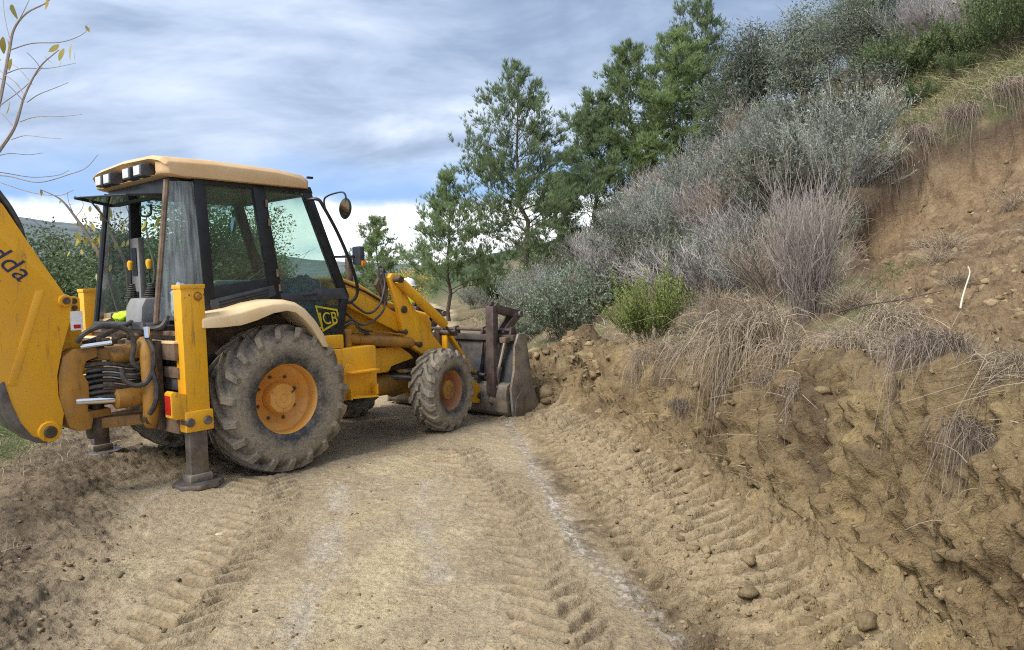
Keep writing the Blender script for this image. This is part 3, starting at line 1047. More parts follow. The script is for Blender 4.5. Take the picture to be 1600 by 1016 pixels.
cabp = MB()
cabp.bx(-.95, .92, -.74, .74, 1.05, 1.14)
cabp.bx(-.90, -.80, -.70, .70, 1.1, 1.42)
cabp.bx(.80, .90, -.70, .70, 1.1, 1.52)
cab = cabp.build('cab', M_BLK, MACH, bevel=.01)
for S in (-1, 1):
    side_prism(MB(), [(-.60, 2.705), (-.49, 2.705), (-.505, 1.47), (-.60, 1.46)], S, -.05, .0).build('rear_side_pillar', M_BLK, cab, bevel=.006)
    side_prism(MB(), [(-.60, 2.72), (.61, 2.72), (.63, 2.655), (-.60, 2.655)], S, -.06, .002).build('roof_rail', M_BLK, cab, bevel=.006)
    side_prism(MB(), [(-.035, 2.70), (.092, 2.70), (.182, 1.60), (.055, 1.60)], S, -.05, .004).build('middle_pillar', M_BLK, cab, bevel=.006)
    side_prism(MB(), [(.50, 2.70), (.605, 2.70), (.965, 1.60), (.865, 1.60)], S, -.06, .0).build('front_pillar', M_BLK, cab, bevel=.008)
    side_prism(MB(), [(.868, 1.64), (.962, 1.64), (.815, 1.14), (.725, 1.14)], S, -.05, .001).build('lower_front_pillar', M_BLK, cab, bevel=.006)
    side_prism(MB(), [(.15, 1.665), (.5, 1.665), (.56, 1.70), (.90, 1.70), (.935, 1.585), (.17, 1.585)], S, -.05, .006).build('door_waist_rail', M_GREYTRIM, cab, bevel=.006)
    side_prism(MB(), [(-.60, 1.735), (.05, 1.815), (.165, 1.60), (-.6, 1.44)], S, -.05, -.004).build('side_panel', M_BLK, cab, bevel=.006)
    vent = side_prism(MB(), [(-.555, 1.625), (.085, 1.745), (.105, 1.655), (.06, 1.635), (-.552, 1.505)], S, -.004, .016).build('vent_panel', M_GREYTRIM, cab, bevel=.006)
    for k in range(3):
        dz = .028 * k
        side_prism(MB(), [(-.48, 1.540 + dz), (.02, 1.640 + dz), (.02, 1.652 + dz), (-.48, 1.552 + dz)], S, .012, .021).build('vent_slat', M_BLK, vent)
    side_prism(MB(), [(.49, 1.215), (.78, 1.215), (.76, 1.135), (.45, 1.135)], S, -.05, .0).build('door_bottom_rail', M_BLK, cab, bevel=.006)
    # panes
    side_prism(MB(), [(-.50, 2.665), (-.025, 2.665), (.052, 1.805), (-.512, 1.735)], S, -.020, -.014).build('quarter_window_pane', M_GLASS, cab)
    side_prism(MB(), [(.09, 2.665), (.51, 2.665), (.872, 1.70), (.56, 1.69), (.5, 1.66), (.172, 1.66)], S, -.020, -.014).build('door_window_pane', M_GLASS, cab)
    side_prism(MB(), [(.20, 1.59), (.875, 1.59), (.755, 1.21), (.45, 1.21)], S, -.018, -.012).build('lower_door_pane', M_GLASS, cab)
    MB().tube([(.40, S * (TH(1.62) + .012), 1.64), (.48, S * (TH(1.62) + .03), 1.645), (.56, S * (TH(1.62) + .012), 1.65)], .010, 6).build('door_handle', M_BLK, cab)
    # hinges on the middle pillar
    for hz in (2.52, 2.34, 1.86, 1.72):
        MB().tube([(.085 + (2.6 - hz) * .075, S * (TH(hz) + .012), hz - .035), (.085 + (2.6 - hz) * .075, S * (TH(hz) + .012), hz + .035)], .014, 8).build('door_hinge', M_RAIL, cab)
    # rear corner: post, streaky plastic, pillar
    MB().tube([(-.815, S * .63, 2.67), (-.975, S * .64, 1.44)], .026, 8).build('rear_post', M_RAIL if S < 0 else M_BLK, cab, smooth=True)
    g = MB()
    pts_t = [(-.815, S * .64, 2.66), (-.74, S * .672, 2.665), (-.60, S * (TH(2.66) - .01), 2.67)]
    pts_b = [(-.975, S * .65, 1.46), (-.83, S * .745, 1.465), (-.60, S * (TH(1.47) - .005), 1.47)]
    g.add(pts_t + pts_b, [(0, 1, 4, 3), (1, 2, 5, 4)])
    g.build('corner_window_pane', M_GLASSCORNER, cab, smooth=True)
MB().bx(-.80, -.70, -.64, .64, 2.555, 2.70).build('rear_header', M_BLK, cab, bevel=.01)
MB().bx(-1.0, -.90, -.66, .66, 1.385, 1.445).build('rear_sill', M_GREYTRIM, cab, bevel=.008)
MB().bx(.52, .60, -.64, .64, 2.63, 2.70).build('front_header', M_BLK, cab, bevel=.008)
MB().add([(.57, -.63, 2.64), (.57, .63, 2.64), (.93, .70, 1.60), (.93, -.70, 1.60)], [(0, 1, 2, 3)]).build('windscreen_pane', M_GLASS, cab)
MB().bx(-.72, .52, -.62, .62, 2.64, 2.68).build('headlining', M_BLK, cab)
# rear window swung up on its top hinge
fw = [(-.80, .56, 2.555), (-.82, -.60, 2.55), (-1.14, -.60, 2.525), (-1.13, .56, 2.61)]
rw = MB().add(fw, [(0, 1, 2, 3)]).build('rear_window_pane', M_GLASS, cab)
fr = MB()
for a, b, r_ in ((0, 1, .016), (1, 2, .012), (2, 3, .008), (3, 0, .016)):
    fr.tube([fw[a], fw[b]], r_, 6)
fr.build('rear_window_frame', M_BLK, rw)
MB().tube([(-.84, .50, 2.35), (-1.02, .50, 2.59)], .008, 6).build('window_strut', M_STEEL, cab)

# roof shell: lofted across the machine
st = []
for yy, zt, rec, inset in ((-.745, 2.815, 0, .05), (-.70, 2.855, 0, .01), (-.60, 2.875, 0, 0), (-.54, 2.885, 1, 0), (0, 2.905, 1, 0), (.54, 2.885, 1, 0), (.60, 2.875, 0, 0), (.70, 2.855, 0, .01), (.745, 2.815, 0, .05)):
    xin = -.80 if rec else -.895
    st.append([(x, yy, z) for x, z in ((-.80 + inset, 2.70), (-.885 + inset, 2.715), (xin + (0 if rec else inset), 2.745), (xin + (0 if rec else inset), 2.82 if zt > 2.83 else zt - .04),
                                        (-.925 + inset, zt - .035), (-.89 + inset, zt), (-.4, zt + .012), (.2, zt), (.50 - inset, zt - .03), (.575 - inset, zt - .075), (.575 - inset, 2.695))])
v = [p for s_ in st for p in s_]
n = len(st[0])
fs = [(i * n + k, i * n + (k + 1) % n, (i + 1) * n + (k + 1) % n, (i + 1) * n + k) for i in range(len(st) - 1) for k in range(n)]
fs += [tuple(range(n)), tuple(range((len(st) - 1) * n, len(st) * n))[::-1]]
roof = MB().add(v, fs).build('roof', M_ROOF, cab, bevel=.012)
MB().add([(-.803, -.56, 2.742), (-.803, .56, 2.742), (-.803, .56, 2.83), (-.803, -.56, 2.83)], [(0, 1, 2, 3)]).build('lamp_recess', M_ROOFIN, roof)
for yy in (.43, .245, -.175, -.40):
    lm = MB().box((-.90, yy, 2.765), (.12, .15, .105)).build('work_lamp', M_GREYTRIM, roof, bevel=.012)
    MB().box((-.963, yy, 2.765), (.012, .115, .08)).build('lamp_lens', M_LENS, lm, bevel=.004)
    MB().tube([(-.87, yy, 2.81), (-.83, yy + .02, 2.83)], .012, 6).build('lamp_bracket', M_BLK, lm)
MB().box((.555, -.748, 2.80), (.06, .03, .02)).build('roof_clip', M_BLK, roof)

# mirrors and grab rail on the right, the same on the left
for S in (-1, 1):
    pth = arc_pts([(.53, S * .70, 2.585), (.60, S * .80, 2.585), (.66, S * .82, 2.50), (.83, S * .82, 2.22), (1.00, S * .81, 1.86), (1.06, S * .78, 1.66), (1.02, S * .74, 1.56), (.93, S * .72, 1.55)])
    arm = MB().tube(pth, .017, 8).build('mirror_rail', M_BLK, cab, smooth=True)
    MB().tube(arc_pts([(.67, S * .82, 2.49), (.665, S * .83, 2.60), (.70, S * 1.00, 2.64), (.73, S * 1.07, 2.62), (.735, S * 1.075, 2.50)]), .009, 6).build('mirror_bracket', M_BLK, cab, smooth=True)
    mr = MB().lathe([(0, .012), (.085, .012), (.095, 0), (.085, -.014), (0, -.016)], 24, 'X').build('round_mirror', M_BLK, cab, smooth=True)
    mr.location = (.735, S * 1.06, 2.48); mr.rotation_euler = (0, R(6), R(-14 * S)); mr.scale = (1, .8, 1.12)
    gm = MB().lathe([(0, -.018), (.08, -.018)], 24, 'X').build('mirror_glass', M_MIRROR, mr)
    MB().tube([(.735, S * 1.075, 2.5), (.76, S * 1.06, 2.49)], .016, 8).build('mirror_knuckle', M_BLK, cab)
    ind = MB().box((1.03, S * .86, 2.03), (.07, .13, .19)).build('front_lamp', M_GREYTRIM, cab, bevel=.02)
    MB().box((1.035, S * .935, 1.95), (.05, .03, .05)).build('indicator_lens', M_AMBER, ind, bevel=.006)
    MB().tube([(.80, S * .74, 2.02), (.93, S * .82, 2.02), (1.03, S * .84, 2.02)], .013, 6).build('lamp_arm', M_BLK, cab)
    # mudguards
    up = [(-.80, 1.50), (-.62, 1.515), (-.45, 1.54), (-.28, 1.58), (-.12, 1.603), (.0, 1.603), (.12, 1.575), (.22, 1.515), (.32, 1.41), (.40, 1.29), (.452, 1.165)]
    lo = [(-.80, 1.395), (-.62, 1.392), (-.45, 1.40), (-.30, 1.435), (-.14, 1.488), (.0, 1.505), (.09, 1.485), (.17, 1.425), (.26, 1.33), (.33, 1.225), (.385, 1.14)]
    yo, yi = S * 1.10, S * .70
    vv, ff = [], []
    for (ux, uz), (lx, lz) in zip(up, lo):
        vv += [(ux, yi, uz + .015), (ux, S * 1.05, uz + .006), (ux * .99, yo, uz - .03), (lx, yo + S * .012, lz), (lx, yo - S * .02, lz + .004), (lx, yi, uz - .03)]
    for i in range(len(up) - 1):
        for k in range(6):
            ff.append((i * 6 + k, i * 6 + (k + 1) % 6, (i + 1) * 6 + (k + 1) % 6, (i + 1) * 6 + k))
    ff += [tuple(range(6)), tuple(range(len(vv) - 6, len(vv)))[::-1]]
    MB().add(vv, ff).build('rear_mudguard', M_CREAM, MACH, bevel=.012)
    MB().bx(-.78, .40, S * .62, S * .72, 1.0, 1.46).build('wheel_arch_panel', M_GREASE, MACH)

# interior
seat = MB().bx(-.38, .10, -.25, .25, 1.52, 1.64).build('seat', M_SEAT, cab, bevel=.05, seg=3)
MB().box((-.36, 0, 1.86), (.12, .48, .50), Matrix.Rotation(R(-10), 3, 'Y')).build('backrest', M_SEAT, seat, bevel=.05, seg=3)
MB().bx(-.25, 0, -.18, .18, 1.14, 1.52).build('seat_base', M_BLK, seat)
con = MB().prism([(-.52, 1.14), (-.52, 1.74), (-.42, 1.80), (.02, 1.80), (.05, 1.74), (.05, 1.14)], -.66, -.40).build('side_console', M_GREENPL, cab, bevel=.03)
for k in range(3):
    MB().bx(-.22, .03, -.668, -.655, 1.755 - k * .045, 1.768 - k * .045).build('console_slot', M_BLK, con)
sw = MB().tube([(.36 + .19 * math.cos(a) * .75, .19 * math.sin(a), 1.86 + .19 * math.cos(a) * .5) for a in np.linspace(0, 2 * math.pi, 25)], .014, 6, cap=False).build('steering_wheel', M_BLK, cab, smooth=True)
MB().tube([(.36, 0, 1.86), (.50, 0, 1.6), (.62, 0, 1.2)], .03, 8).build('steering_column', M_BLK, sw)
MB().bar((.22, 0, 1.77), (.50, 0, 1.95), .03, .015).bar((.36, -.18, 1.86), (.36, .18, 1.86), .03, .015).build('steering_spoke', M_BLK, sw)
MB().prism([(.56, 1.14), (.60, 1.72), (.68, 1.80), (.82, 1.76), (.84, 1.14)], -.5, .5).build('dashboard', M_GREENPL, cab, bevel=.03)
MB().bx(.35, .62, -.69, -.67, 1.15, 1.17).build('door_sill', M_BLK, cab)
rc = MB().prism([(-.92, 1.36), (-.90, 1.58), (-.86, 1.66), (-.68, 1.66), (-.64, 1.36)], -.20, .14).build('control_console', M_CONSOLE, cab, bevel=.025)
MB().bx(-.925, -.915, -.14, .06, 1.425, 1.432).build('console_slot', M_WHITE, rc)
for yy, lx in ((-.10, 0), (.30, .1)):
    lv = MB()
    for k in range(7):
        lv.lathe([(.052 - k * .005, -.008), (.060 - k * .0055, 0), (.052 - k * .005, .008)], 14, 'Z', (-.78 + k * .003, yy, 1.665 + k * .020))
    lv = lv.build('lever_gaiter', M_RUBBER, rc, smooth=True)
    MB().tube([(-.78, yy, 1.66), (-.77, yy, 1.95)], .010, 8).build('lever', M_BLK, lv)
    kn = MB().lathe([(0, -.045), (.018, -.045), (.030, 0), (.028, .03), (.014, .045), (0, .045)], 12, 'Z', (-.77, yy, 1.97)).build('lever_knob', M_YEL, lv, smooth=True)
MB().bx(-.62, -.56, .46, .66, 1.15, 2.25).build('inner_post_trim', M_CONSOLE, cab, bevel=.02)
MB().bx(-.63, -.615, .50, .60, 1.88, 2.15).build('switch_panel', M_BLK, cab)
MB().bx(-.63, -.615, .50, .60, 1.5, 1.72).build('switch_panel', M_BLK, cab)
MB().tube(arc_pts([(-.60, .40, 2.55), (-.60, .40, 2.46), (-.60, .20, 2.45), (-.60, .18, 2.55)]), .010, 6).build('grab_loop', M_BLK, cab)


def cloth_lump(name, c, s, mat, seed, label, cat, nu=26, nv=18, amp=.22, rot=0.0):
    """a crumpled heap of cloth in machine space, lying in the cab"""
    vs, fs = [], []
    rs = np.random.RandomState(seed)
    for i in range(nv + 1):
        for j in range(nu):
            ph, th = math.pi * i / nv, 2 * math.pi * j / nu
            p = np.array([math.sin(ph) * math.cos(th), math.sin(ph) * math.sin(th), math.cos(ph)])
            q = p * 2.3 + seed
            k = 1 + amp * float(vnoise(np.array([q[0]]), np.array([q[1]]), np.array([q[2]]), seed)[0]) + amp * .6 * float(vnoise(np.array([q[0] * 2.4]), np.array([q[1] * 2.4]), np.array([q[2] * 2.4]), seed + 1)[0])
            p = np.sign(p) * np.abs(p) ** .8 * k
            vs.append((p[0] * s[0], p[1] * s[1], max(p[2], -.75) * s[2]))
    for i in range(nv):
        for j in range(nu):
            fs.append((i * nu + j, i * nu + (j + 1) % nu, (i + 1) * nu + (j + 1) % nu, (i + 1) * nu + j))
    o = mesh_obj(name, vs, fs, mat, None, smooth=True)
    m = MACH.matrix_world if False else Matrix.Translation(MACH.location) @ Matrix.Rotation(R(49.69), 4, 'Z')
    o.matrix_world = m @ Matrix.Translation(c) @ Matrix.Rotation(rot, 4, 'Z')
    tag(o, label, cat)
    return o


CL = [((.46, -.58, 1.62), (.26, .13, .22), M_BLUE, 5, 'crumpled_jacket', 'dark blue crumpled jacket heaped behind the cab door window', 'jacket'),
      ((.24, -.60, 1.84), (.07, .06, .06), M_BEIGE, 8, 'work_glove', 'beige work glove lying on top of the blue jacket behind the cab door window', 'glove'),
      ((.20, -.61, 1.74), (.065, .06, .055), M_BEIGE, 9, 'work_glove', 'beige work glove tucked beside the blue jacket, lower of the two', 'glove'),
      ((-.84, .36, 1.475), (.075, .10, .06), M_HIVIS, 12, 'hi_vis_vest', 'bundled yellow-green hi-vis vest in the open rear of the cab', 'vest'),
      ((-.66, -.50, 1.60), (.10, .12, .17), M_PALEBLUE, 14, 'cloth_bundle', 'pale blue cloth bundle behind the streaky corner pane of the cab', 'cloth')]
for c_, s_, m_, sd_, nm_, lb_, ct_ in CL:
    cloth_lump(nm_, c_, s_, m_, sd_, lb_, ct_)


def lettering(name, body, size, mat, parent, loc, xdir, updir, shear=0.0, mirror=False, extrude=.0015, spacing=1.0, width=1.0):
    cu = bpy.data.curves.new(name, 'FONT')
    cu.body = body
    cu.size = size
    cu.shear = shear
    cu.extrude = extrude
    cu.space_character = spacing
    cu.align_x = 'CENTER'
    cu.align_y = 'CENTER'
    tmp = bpy.data.objects.new('tmp', cu)
    COL.objects.link(tmp)
    dg = bpy.context.evaluated_depsgraph_get()
    me = bpy.data.meshes.new_from_object(tmp.evaluated_get(dg))
    bpy.data.objects.remove(tmp)
    me.materials.clear()
    me.materials.append(mat)
    o = bpy.data.objects.new(name, me)
    COL.objects.link(o)
    o.parent = parent
    x = Vector(xdir).normalized() * (-1 if mirror else 1) * width
    u = Vector(updir).normalized()
    zt = x.cross(u).normalized()
    o.matrix_local = Matrix(((x.x, u.x, zt.x, loc[0]), (x.y, u.y, zt.y, loc[1]), (x.z, u.z, zt.z, loc[2]), (0, 0, 0, 1)))
    return o


# maker's badge on the lower door pane
zz = 1.405
ydec = -(TH(zz) - .010)
bd = MB()
outl = [(.535, 1.535), (.80, 1.485), (.825, 1.36), (.60, 1.265)]
inn = [(.555, 1.512), (.785, 1.468), (.805, 1.372), (.612, 1.290)]
for i in range(4):
    j = (i + 1) % 4
    side_prism(bd, [outl[i], outl[j], inn[j], inn[i]], -1, -.010, -.006)
bd = bd.build('badge_outline', M_DECALY, cab)
lettering('badge_lettering', 'JCB', .175, M_DECALY, bd, (.685, ydec - .008, 1.392), (1, 0, -.06), (-.06, .086, 1), shear=-.12, width=.86)
lettering('windscreen_lettering', '906', .085, M_DECALK, cab, (.60, -.08, 2.535), (0, -1, 0), (-.32, 0, .95))

# --- loader
for S in (-1, 1):
    y0, y1 = S * .60, S * .68
    a = MB()
    a.prism([(.98, 1.68), (1.10, 1.70), (1.84, 1.36), (1.80, 1.16), (1.00, 1.53)], S * .52, S * .60)
    arm = a.build('loader_arm', M_YEL, MACH, bevel=.014)
    k = MB().prism([(1.59, 1.80), (1.63, 1.85), (1.70, 1.84), (1.745, 1.75), (1.90, 1.50), (2.05, 1.30), (2.40, .93), (3.03, .40), (3.06, .26), (2.98, .19), (2.86, .22), (2.30, .76), (1.97, .95), (1.86, 1.02), (1.77, 1.14), (1.71, 1.45)], y0, y1)
    k.build('knee_plate', M_YEL, arm, bevel=.012)
    MB().prism([(1.50, 1.72), (1.58, 1.85), (1.64, 1.86), (1.68, 1.70), (1.66, 1.5)], S * .50, S * .545).build('ram_bracket', M_RAIL, arm, bevel=.01)
    MB().prism([(2.44, 1.16), (2.55, 1.15), (2.56, .72), (2.45, .80)], S * .47, S * .53).build('tilt_lever', M_RAIL, arm, bevel=.008)
    MB().bar((2.53, S * .60, 1.13), (2.955, S * .60, .585), .035, .085, (0, 1, 0)).bar((2.50, S * .60, 1.12), (2.49, S * .60, .75), .035, .085, (0, 1, 0)).build('tilt_link', M_YEL, arm, bevel=.008)
    cy = MB().tube([(1.66, S * .735, 1.775), (1.72, S * .735, 1.73), (2.34, S * .735, 1.25), (2.37, S * .735, 1.227)], [.045, .056, .056, .045], 18).build('tilt_ram', M_YEL, arm, smooth=True)
    MB().tube([(2.35, S * .735, 1.242), (2.50, S * .70, 1.12)], .018, 10).build('ram_rod', M_STEEL, cy, smooth=True)
    lc = MB().tube([(.99, S * .66, 1.165), (1.06, S * .66, 1.16), (1.86, S * .66, 1.055), (1.90, S * .66, 1.05)], [.05, .062, .062, .05], 18).build('lift_ram', M_YELD, arm, smooth=True)
    MB().tube([(1.88, S * .66, 1.05), (2.0, S * .66, 1.02)], .03, 10).build('ram_rod', M_GREASE, lc, smooth=True)
    MB().tube([(1.02, S * .69, 1.235), (1.3, S * .69, 1.225), (1.78, S * .69, 1.15)], .010, 6).build('ram_pipe', M_YELD, lc)
    for px_, pz_, pr in ((1.665, 1.775, .038), (1.777, 1.437, .042), (1.784, 1.18, .032), (2.0, 1.02, .034), (2.50, 1.12, .034), (2.955, .585, .032), (2.99, .29, .04)):
        MB().lathe([(0, S * .79 if pz_ > 1.7 or pz_ == 1.12 else S * .705), (pr, S * .79 if pz_ > 1.7 or pz_ == 1.12 else S * .70), (pr, S * .50), (0, S * .50)], 14, 'Y', (px_, 0, pz_)).build('pin', M_GREASE, arm, smooth=True)
MB().tube([(2.30, -.60, .86), (2.30, .60, .86)], .07, 14).build('cross_tube', M_YEL, MACH, smooth=True)
for pth in ([(.95, -.60, 1.62), (1.05, -.66, 1.55), (1.25, -.69, 1.42), (1.42, -.69, 1.50), (1.55, -.64, 1.72), (1.56, -.60, 1.90), (1.62, -.58, 1.86)],
            [(.95, -.62, 1.50), (1.15, -.72, 1.30), (1.45, -.71, 1.43), (1.52, -.64, 1.65), (1.51, -.58, 1.90), (1.60, -.56, 1.92)],
            [(.90, -.70, 1.32), (1.02, -.74, 1.36), (1.12, -.73, 1.26), (1.3, -.70, 1.22)],
            [(.90, -.72, 1.28), (1.0, -.77, 1.33), (1.10, -.76, 1.24), (1.25, -.71, 1.20)]):
    MB().tube(arc_pts(pth), .0125, 7).build('loader_hose', M_HOSE, MACH, smooth=True)
MB().bx(.90, .96, -.62, -.50, 1.22, 1.44).build('label_plate', M_CONSOLE, MACH)

# --- front shovel with its clam and folded forks
bk = MB()
bk.prism([(3.13, .07), (3.11, .40), (3.19, 1.02), (3.225, 1.02), (3.15, .40), (3.17, .105), (3.62, .07), (3.64, .04)], -1.14, 1.14)
bucket = bk.build('shovel', M_DSTEEL, MACH, bevel=.006)
hl = MB().prism([(3.03, .10), (2.99, .30), (3.02, .43), (3.10, .47), (3.11, .06), (3.08, .05)], -1.12, 1.12).build('shovel_heel', M_BUCKET, bucket, bevel=.015)
MB().bx(3.13, 3.22, -1.15, 1.15, .985, 1.06).build('top_beam', M_DSTEEL, bucket, bevel=.01)
for S in (-1, 1):
    MB().prism([(3.06, .06), (3.03, .40), (3.10, .62), (3.12, .92), (3.20, 1.07), (3.34, 1.07), (3.37, .90), (3.40, .70), (3.45, .45), (3.52, .25), (3.62, .06), (3.2, .03)], S * 1.15, S * 1.185).build('side_cheek', M_BUCKET, bucket, bevel=.008)
    MB().prism([(3.06, .05), (3.22, .03), (3.30, .28), (3.20, .36), (3.10, .27)], S * 1.187, S * 1.205).build('wear_plate', M_STEEL, bucket, bevel=.005)
    MB().tube([(3.09, S * 1.04, .98), (3.05, S * .95, .60)], .026, 10).build('clam_rod', M_CHROME, bucket, smooth=True)
    MB().tube([(3.06, S * .965, .66), (3.02, S * .86, .22)], .045, 10).build('clam_ram', M_BUCKET, bucket, smooth=True)
    MB().box((3.09, S * 1.05, 1.0), (.10, .10, .07)).build('ram_lug', M_RAIL, bucket, bevel=.01)
    for yy in (.18, .62):
        MB().prism([(3.02, .45), (3.12, .95), (3.15, .95), (3.12, .42)], S * yy, S * (yy + .025)).build('back_rib', M_DSTEEL, bucket, bevel=.004)
    for yy in (.10, .60, 1.08):
        MB().prism([(3.13, 1.05), (3.15, 1.15), (3.22, 1.16), (3.26, 1.05)], S * yy, S * (yy + .03)).build('rail_bracket', M_FORK, bucket, bevel=.004)
MB().tube([(3.19, -1.10, 1.115), (3.19, 1.10, 1.115)], .021, 10).build('fork_rail', M_FORK, bucket, smooth=True)
MB().tube([(3.05, -.74, .55), (3.04, -.50, .56)], .02, 8).build('tine_lock', M_FORK, bucket)
MB().tube(arc_pts([(3.02, -.80, .52), (2.98, -.88, .50), (3.0, -.95, .44), (3.03, -1.0, .34)]), .012, 6).build('clam_hose', M_STEEL, bucket, smooth=True)
for yc in (-.90, .50):
    fk = MB()
    fk.prism([(2.98, 1.42), (3.06, 1.44), (3.075, 1.36), (3.03, .38), (2.975, .30), (2.955, .36)], yc - .065, yc + .065)
    fk = fk.build('pallet_fork', M_FORK, bucket, bevel=.008)
    MB().bar((3.03, yc, 1.40), (3.50, yc, 1.30), .13, .10).build('fork_heel', M_FORK, fk, bevel=.008)
    for dy in (-.055, .055):
        MB().bar((3.48, yc + dy, 1.31), (3.18, yc + dy, 1.05), .03, .10).build('fork_hanger', M_FORK, fk, bevel=.005)
    MB().lathe([(0, yc - .10), (.042, yc - .10), (.042, yc + .10), (0, yc + .10)], 12, 'Y', (3.49, 0, 1.30)).build('hinge_pin', M_STEEL, fk, smooth=True)
    MB().bx(2.99, 3.05, yc - .03, yc + .03, 1.435, 1.48).build('fork_stop', M_FORK, fk, bevel=.006)

# --- rear frame, stabilisers
rf = MB()
for z0, z1, x0 in ((1.335, 1.375, -.93), (1.14, 1.275, -1.0), (.99, 1.08, -.98), (.53, .655, -1.0)):
    rf.bx(x0, -.86, -1.0, 1.0, z0, z1)
frame = rf.build('slide_frame', M_RAIL, MACH, bevel=.008)
MB().bx(-1.003, -.92, -1.0, 1.0, 1.276, 1.296).build('top_rail', M_CREAM, frame, bevel=.004)
MB().bx(-.96, -.90, -1.0, 1.0, .885, .985).build('middle_plate', M_STEEL, frame, bevel=.006)
MB().bx(-.90, -.80, -.98, .98, .62, 1.36).build('back_plate', M_GREASE, frame)
MB().bx(-.99, -.92, -1.0, 1.0, .695, .715).build('lower_rail', M_RAIL, frame)
for S in (-1, 1):
    yl = S * 1.02
    lg = MB().bx(-1.0, -.80, yl - .07, yl + .07, .60, 1.692).build('stabiliser', M_YEL, MACH, bevel=.010)
    MB().bx(-1.006, -.794, yl - .076, yl + .076, 1.664, 1.698).build('top_cap', M_YEL, lg, bevel=.004)
    MB().bx(-1.02, -.78, yl - .09, yl + .09, .48, .655).build('collar', M_YEL, lg, bevel=.02)
    inn_ = MB().bx(-.975, -.825, yl - .048, yl + .048, .06, .62).build('inner_leg', M_STEEL, lg, bevel=.006)
    pd = [(-.9 + .205 * math.cos(a + .39), yl + .205 * math.sin(a + .39)) for a in np.arange(8) * math.pi / 4]
    MB().prism_z(pd, .012, .055).build('foot_pad', M_STEEL, lg, bevel=.014)
    MB().bx(-1.0, -.80, yl - .075, yl + .075, .05, .12).build('foot_socket', M_BUCKET, lg, bevel=.02)
    for bx_ in (-.985, -.835):
        MB().lathe([(0, S * .108), (.034, S * .108), (.040, S * .085), (.040, 0)], 14, 'Y', (bx_, yl, .565)).build('collar_bolt', M_STEEL, lg, smooth=True)
    MB().lathe([(0, S * .092), (.022, S * .092), (.026, S * .07)], 10, 'Y', (-.86, yl, 1.60)).lathe([(.026, S * .068), (.036, S * .078), (.036, S * .07)], 14, 'Y', (-.86, yl, 1.60)).build('top_bolt', M_YELD, lg, smooth=True)
    for bx_ in (-.93, -.80 - .005):
        MB().lathe([(0, S * .072), (.007, S * .072), (.007, S * .06)], 8, 'Y', (bx_ + .0, yl, 1.612)).build('rivet', M_GREASE, lg)
    lp = MB().prism([(-1.0, .60), (-1.0, .80), (-1.10, .835), (-1.125, .82), (-1.125, .62), (-1.10, .60)], yl - .075, yl + .045).build('lamp_housing', M_YEL, lg, bevel=.008)
    MB().bx(-1.132, -1.122, yl - .060, yl + .030, .645, .80).build('tail_lamp', M_RED, lp, bevel=.006)
    lg.location = (.035, 0, .065)
    MB().bx(-.94, -.80, S * .70, S * .97, .55, .68).bx(-.94, -.80, S * .70, S * .97, 1.14, 1.27).build('leg_bracket', M_RAIL, frame)

# --- kingpost, slew gear, boom
KY = -.46
king = MB().bx(-1.06, -1.0, KY - .32, KY + .34, .55, 1.30).build('carriage_plate', M_GREASE, MACH, bevel=.01)
MB().tube(arc_pts([(-1.07, KY - .12, 1.30), (-1.09, KY - .20, 1.285), (-1.10, KY - .265, 1.20), (-1.10, KY - .29, 1.0), (-1.10, KY - .29, .78), (-1.09, KY - .26, .66), (-1.07, KY - .22, .60)]), [.05] + [.066] * 35 + [.05], 12).build('kingpost_casting', M_YELD, king, smooth=True)
MB().lathe([(0, .52), (.075, .52), (.085, .56), (.085, .70), (.06, .72), (.06, 1.16), (.085, 1.18), (.085, 1.30), (.07, 1.33), (0, 1.33)], 20, 'Z', (-1.42, KY, 0)).build('kingpost_pin', M_GREASE, king, smooth=True)
for z0, z1 in ((1.16, 1.26), (.60, .69)):
    MB().prism_z([(-1.03, KY - .24), (-1.03, KY + .24), (-1.36, KY + .11), (-1.47, KY + .06), (-1.50, KY), (-1.47, KY - .06), (-1.36, KY - .11)], z0, z1).build('kingpost_lug', M_YELD, king, bevel=.015)
for dy, z_ in ((-.17, .845), (.17, .845)):
    b1 = MB().tube([(-1.05, KY + dy, z_), (-1.09, KY + dy, z_), (-1.33, KY + dy, z_ - .005), (-1.345, KY + dy, z_ - .005)], [.075, .085, .085, .06], 16).build('slew_ram', M_YELD, king, smooth=True)
    MB().tube([(-1.34, KY + dy, z_ - .005), (-1.62, KY + dy * .8, z_ + .01)], .032, 14).build('slew_rod', M_CHROME, b1, smooth=True)
MB().tube([(-1.06, KY - .10, 1.20), (-1.16, KY - .10, 1.20), (-1.34, KY - .12, 1.17)], [.045, .085, .062], 16).build('valve_cover', M_YELD, king, smooth=True)
MB().lathe([(0, KY - .30), (.055, KY - .30), (.06, KY - .28), (.06, KY - .20)], 14, 'Y', (-1.10, 0, .66)).build('clamp_cap', M_GREASE, king, smooth=True)
sc_ = MB()
sc_.prism([(-1.52, .62), (-1.50, .70), (-1.54, .78), (-1.52, .88), (-1.52, 1.00), (-1.56, 1.08), (-1.53, 1.17), (-1.44, 1.20), (-1.44, 1.27), (-1.62, 1.28), (-1.70, 1.22), (-1.74, 1.05), (-1.74, .85), (-1.68, .66), (-1.62, .62)], KY - .16, KY + .16)
swing = sc_.build('swing_casting', M_YELD, MACH, bevel=.018)
MB().prism_z([(-1.38, KY - .10), (-1.38, KY + .10), (-1.60, KY + .15), (-1.60, KY - .15)], 1.085, 1.155).build('swing_lug', M_YELD, swing, bevel=.012)
